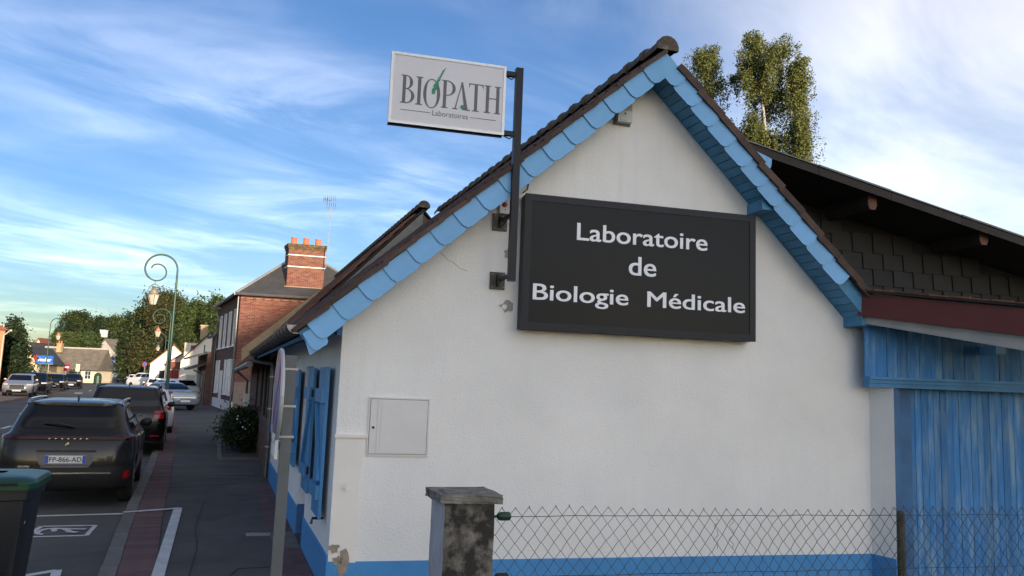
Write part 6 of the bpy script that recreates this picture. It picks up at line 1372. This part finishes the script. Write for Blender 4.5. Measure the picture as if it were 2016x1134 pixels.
# birches behind the house
def birch(label, px, top, bot, wpx, dp, seed, n_):
    rnd = random.Random(seed); c0 = at(px, top, dp); c1 = at(px, bot, dp); b0 = Vector((c0.x, dp, 0)); T = thing('birch_tree', label, 'tree', b0, 'birches behind the house')
    pts = [b0 - UP * .2]; H = c0.z
    for i in range(1, 8): pts.append(Vector((b0.x + rnd.uniform(-.12, .12) * i * .4, dp + rnd.uniform(-.1, .1) * i * .3, H * i / 7.2)))
    part('trunk', MB().tube(pts, [.16, .15, .13, .11, .085, .06, .035, .012], 7), M['birchbark'], T, 60)
    hw_ = wpx / 2 * dp / FPX; P_ = []; sizes = []; tw = MB()
    nb = 30
    for i in range(nb):
        f_ = rnd.uniform(.0, 1.0); z = c1.z + (H - c1.z) * f_; a = rnd.uniform(0, 2 * math.pi); rad = hw_ * (.30 + .85 * math.sin(math.pi * min(1, (1 - f_) * .78 + .10))) * rnd.uniform(.30, 1.15)
        o_ = Vector((b0.x, dp, z - rad * .25)); t_ = Vector((b0.x + rad * math.cos(a), dp + rad * math.sin(a), z + rnd.uniform(.1, .5)))
        mid = o_.lerp(t_, .6) + UP * .25; tw.tube([o_, mid, t_], [.02, .012, .005], 4)
        ns = 13
        for j in range(ns):
            f2 = rnd.uniform(.2, 1.05); s_ = (o_.lerp(mid, f2 / .6) if f2 < .6 else mid.lerp(t_, (f2 - .6) / .4)); Ld = rnd.uniform(.35, 1.6) * (.4 + .6 * (1 - f_)) ; q = s_ + Vector((rnd.gauss(0, .10), rnd.gauss(0, .10), 0))
            kk = int(n_ / (nb * ns))
            for k2 in range(kk):
                t2 = rnd.random(); P_.append((q.x + rnd.gauss(0, .05), q.y + rnd.gauss(0, .05), q.z + .15 - Ld * t2))
    part('branches', tw, M['bark'], T)
    C = np.array(P_); k = len(C); rg = np.random.default_rng(seed); a = rg.normal(size=(k, 3)); a[:, 2] -= .6; a /= np.linalg.norm(a, axis=1)[:, None]; b = rg.normal(size=(k, 3)); b -= a * (a * b).sum(1)[:, None]; b /= np.linalg.norm(b, axis=1)[:, None]
    s1 = .024 * (.6 + .8 * rg.random((k, 1))); v = np.stack([C - a * s1, C + b * s1 * .62, C + a * s1, C - b * s1 * .62], 1).reshape(-1, 3)
    me = bpy.data.meshes.new('crown'); me.from_pydata(v.tolist(), [], [(4 * i, 4 * i + 1, 4 * i + 2, 4 * i + 3) for i in range(k)]); me.materials.append(M['leaf_birch']); me.update(); link('crown', me, T)
birch('tall birch with drooping yellow-green twigs behind the roof', 1500, 92, 345, 150, 19, 4, 42000)
birch('slimmer birch close to the ridge behind the white house', 1388, 128, 330, 92, 20, 9, 26000)
birch('low drooping birch side growth hanging over the dark roof edge', 1572, 165, 335, 56, 18.5, 14, 20000)
# shrub in its bed by the barn
sp_ = ground(486, 893); SHB = thing('shrub', 'dark dense shrub with a few white flowers at the barn wall', 'shrub', sp_ + UP * 0)
sdv = FWD; bl2 = []
for i in range(16): d_ = random.uniform(0, 4.6); o2 = random.uniform(.0, .85); bl2.append((sp_.x + FWD.x * d_ - NF.x * -o2 * .6 + NF.x * (-.3), sp_.y + FWD.y * d_ + NF.y * (o2 * .6 - .3), random.uniform(.35, .78), .5, .5, .36))
leaves('foliage', SHB, bl2, 22000, .042, 'leaf_shrub', 21, clump=.26)
for i in range(7): b2 = random.choice(bl2); part('stem', MB().tube([(b2[0], b2[1], -.05), (b2[0] + .1, b2[1], b2[2])], .016, 5), M['bark'], SHB)
fl = MB()
for i in range(14):
    b2 = random.choice(bl2); c = Vector((b2[0] + random.gauss(0, .12), b2[1] - .36 + random.gauss(0, .06), b2[2] + random.uniform(.05, .25))); fl.lathe(c, [(.004, 0), (.022, .01), (.004, .02)], 6, (0, -1, .3))
stuff(part('flowers', fl, M['white_paint'], SHB))
eg = MB(); e0_ = ground(432, 905); e1_ = ground(520, 905)
for a_, b_ in ((e0_, e1_), (e0_, e0_ + FWD * 6.2)):
    t_ = (b_ - a_).normalized(); q = Vector((-t_.y, t_.x, 0)) * .05; eg.prism([(p.x, p.y, -.05) for p in (a_ - q, b_ - q, b_ + q, a_ + q)], UP * (.10 + (.003 if b_ is e1_ else 0)))
part('bed_edging', eg, M['kerb'], WALK)
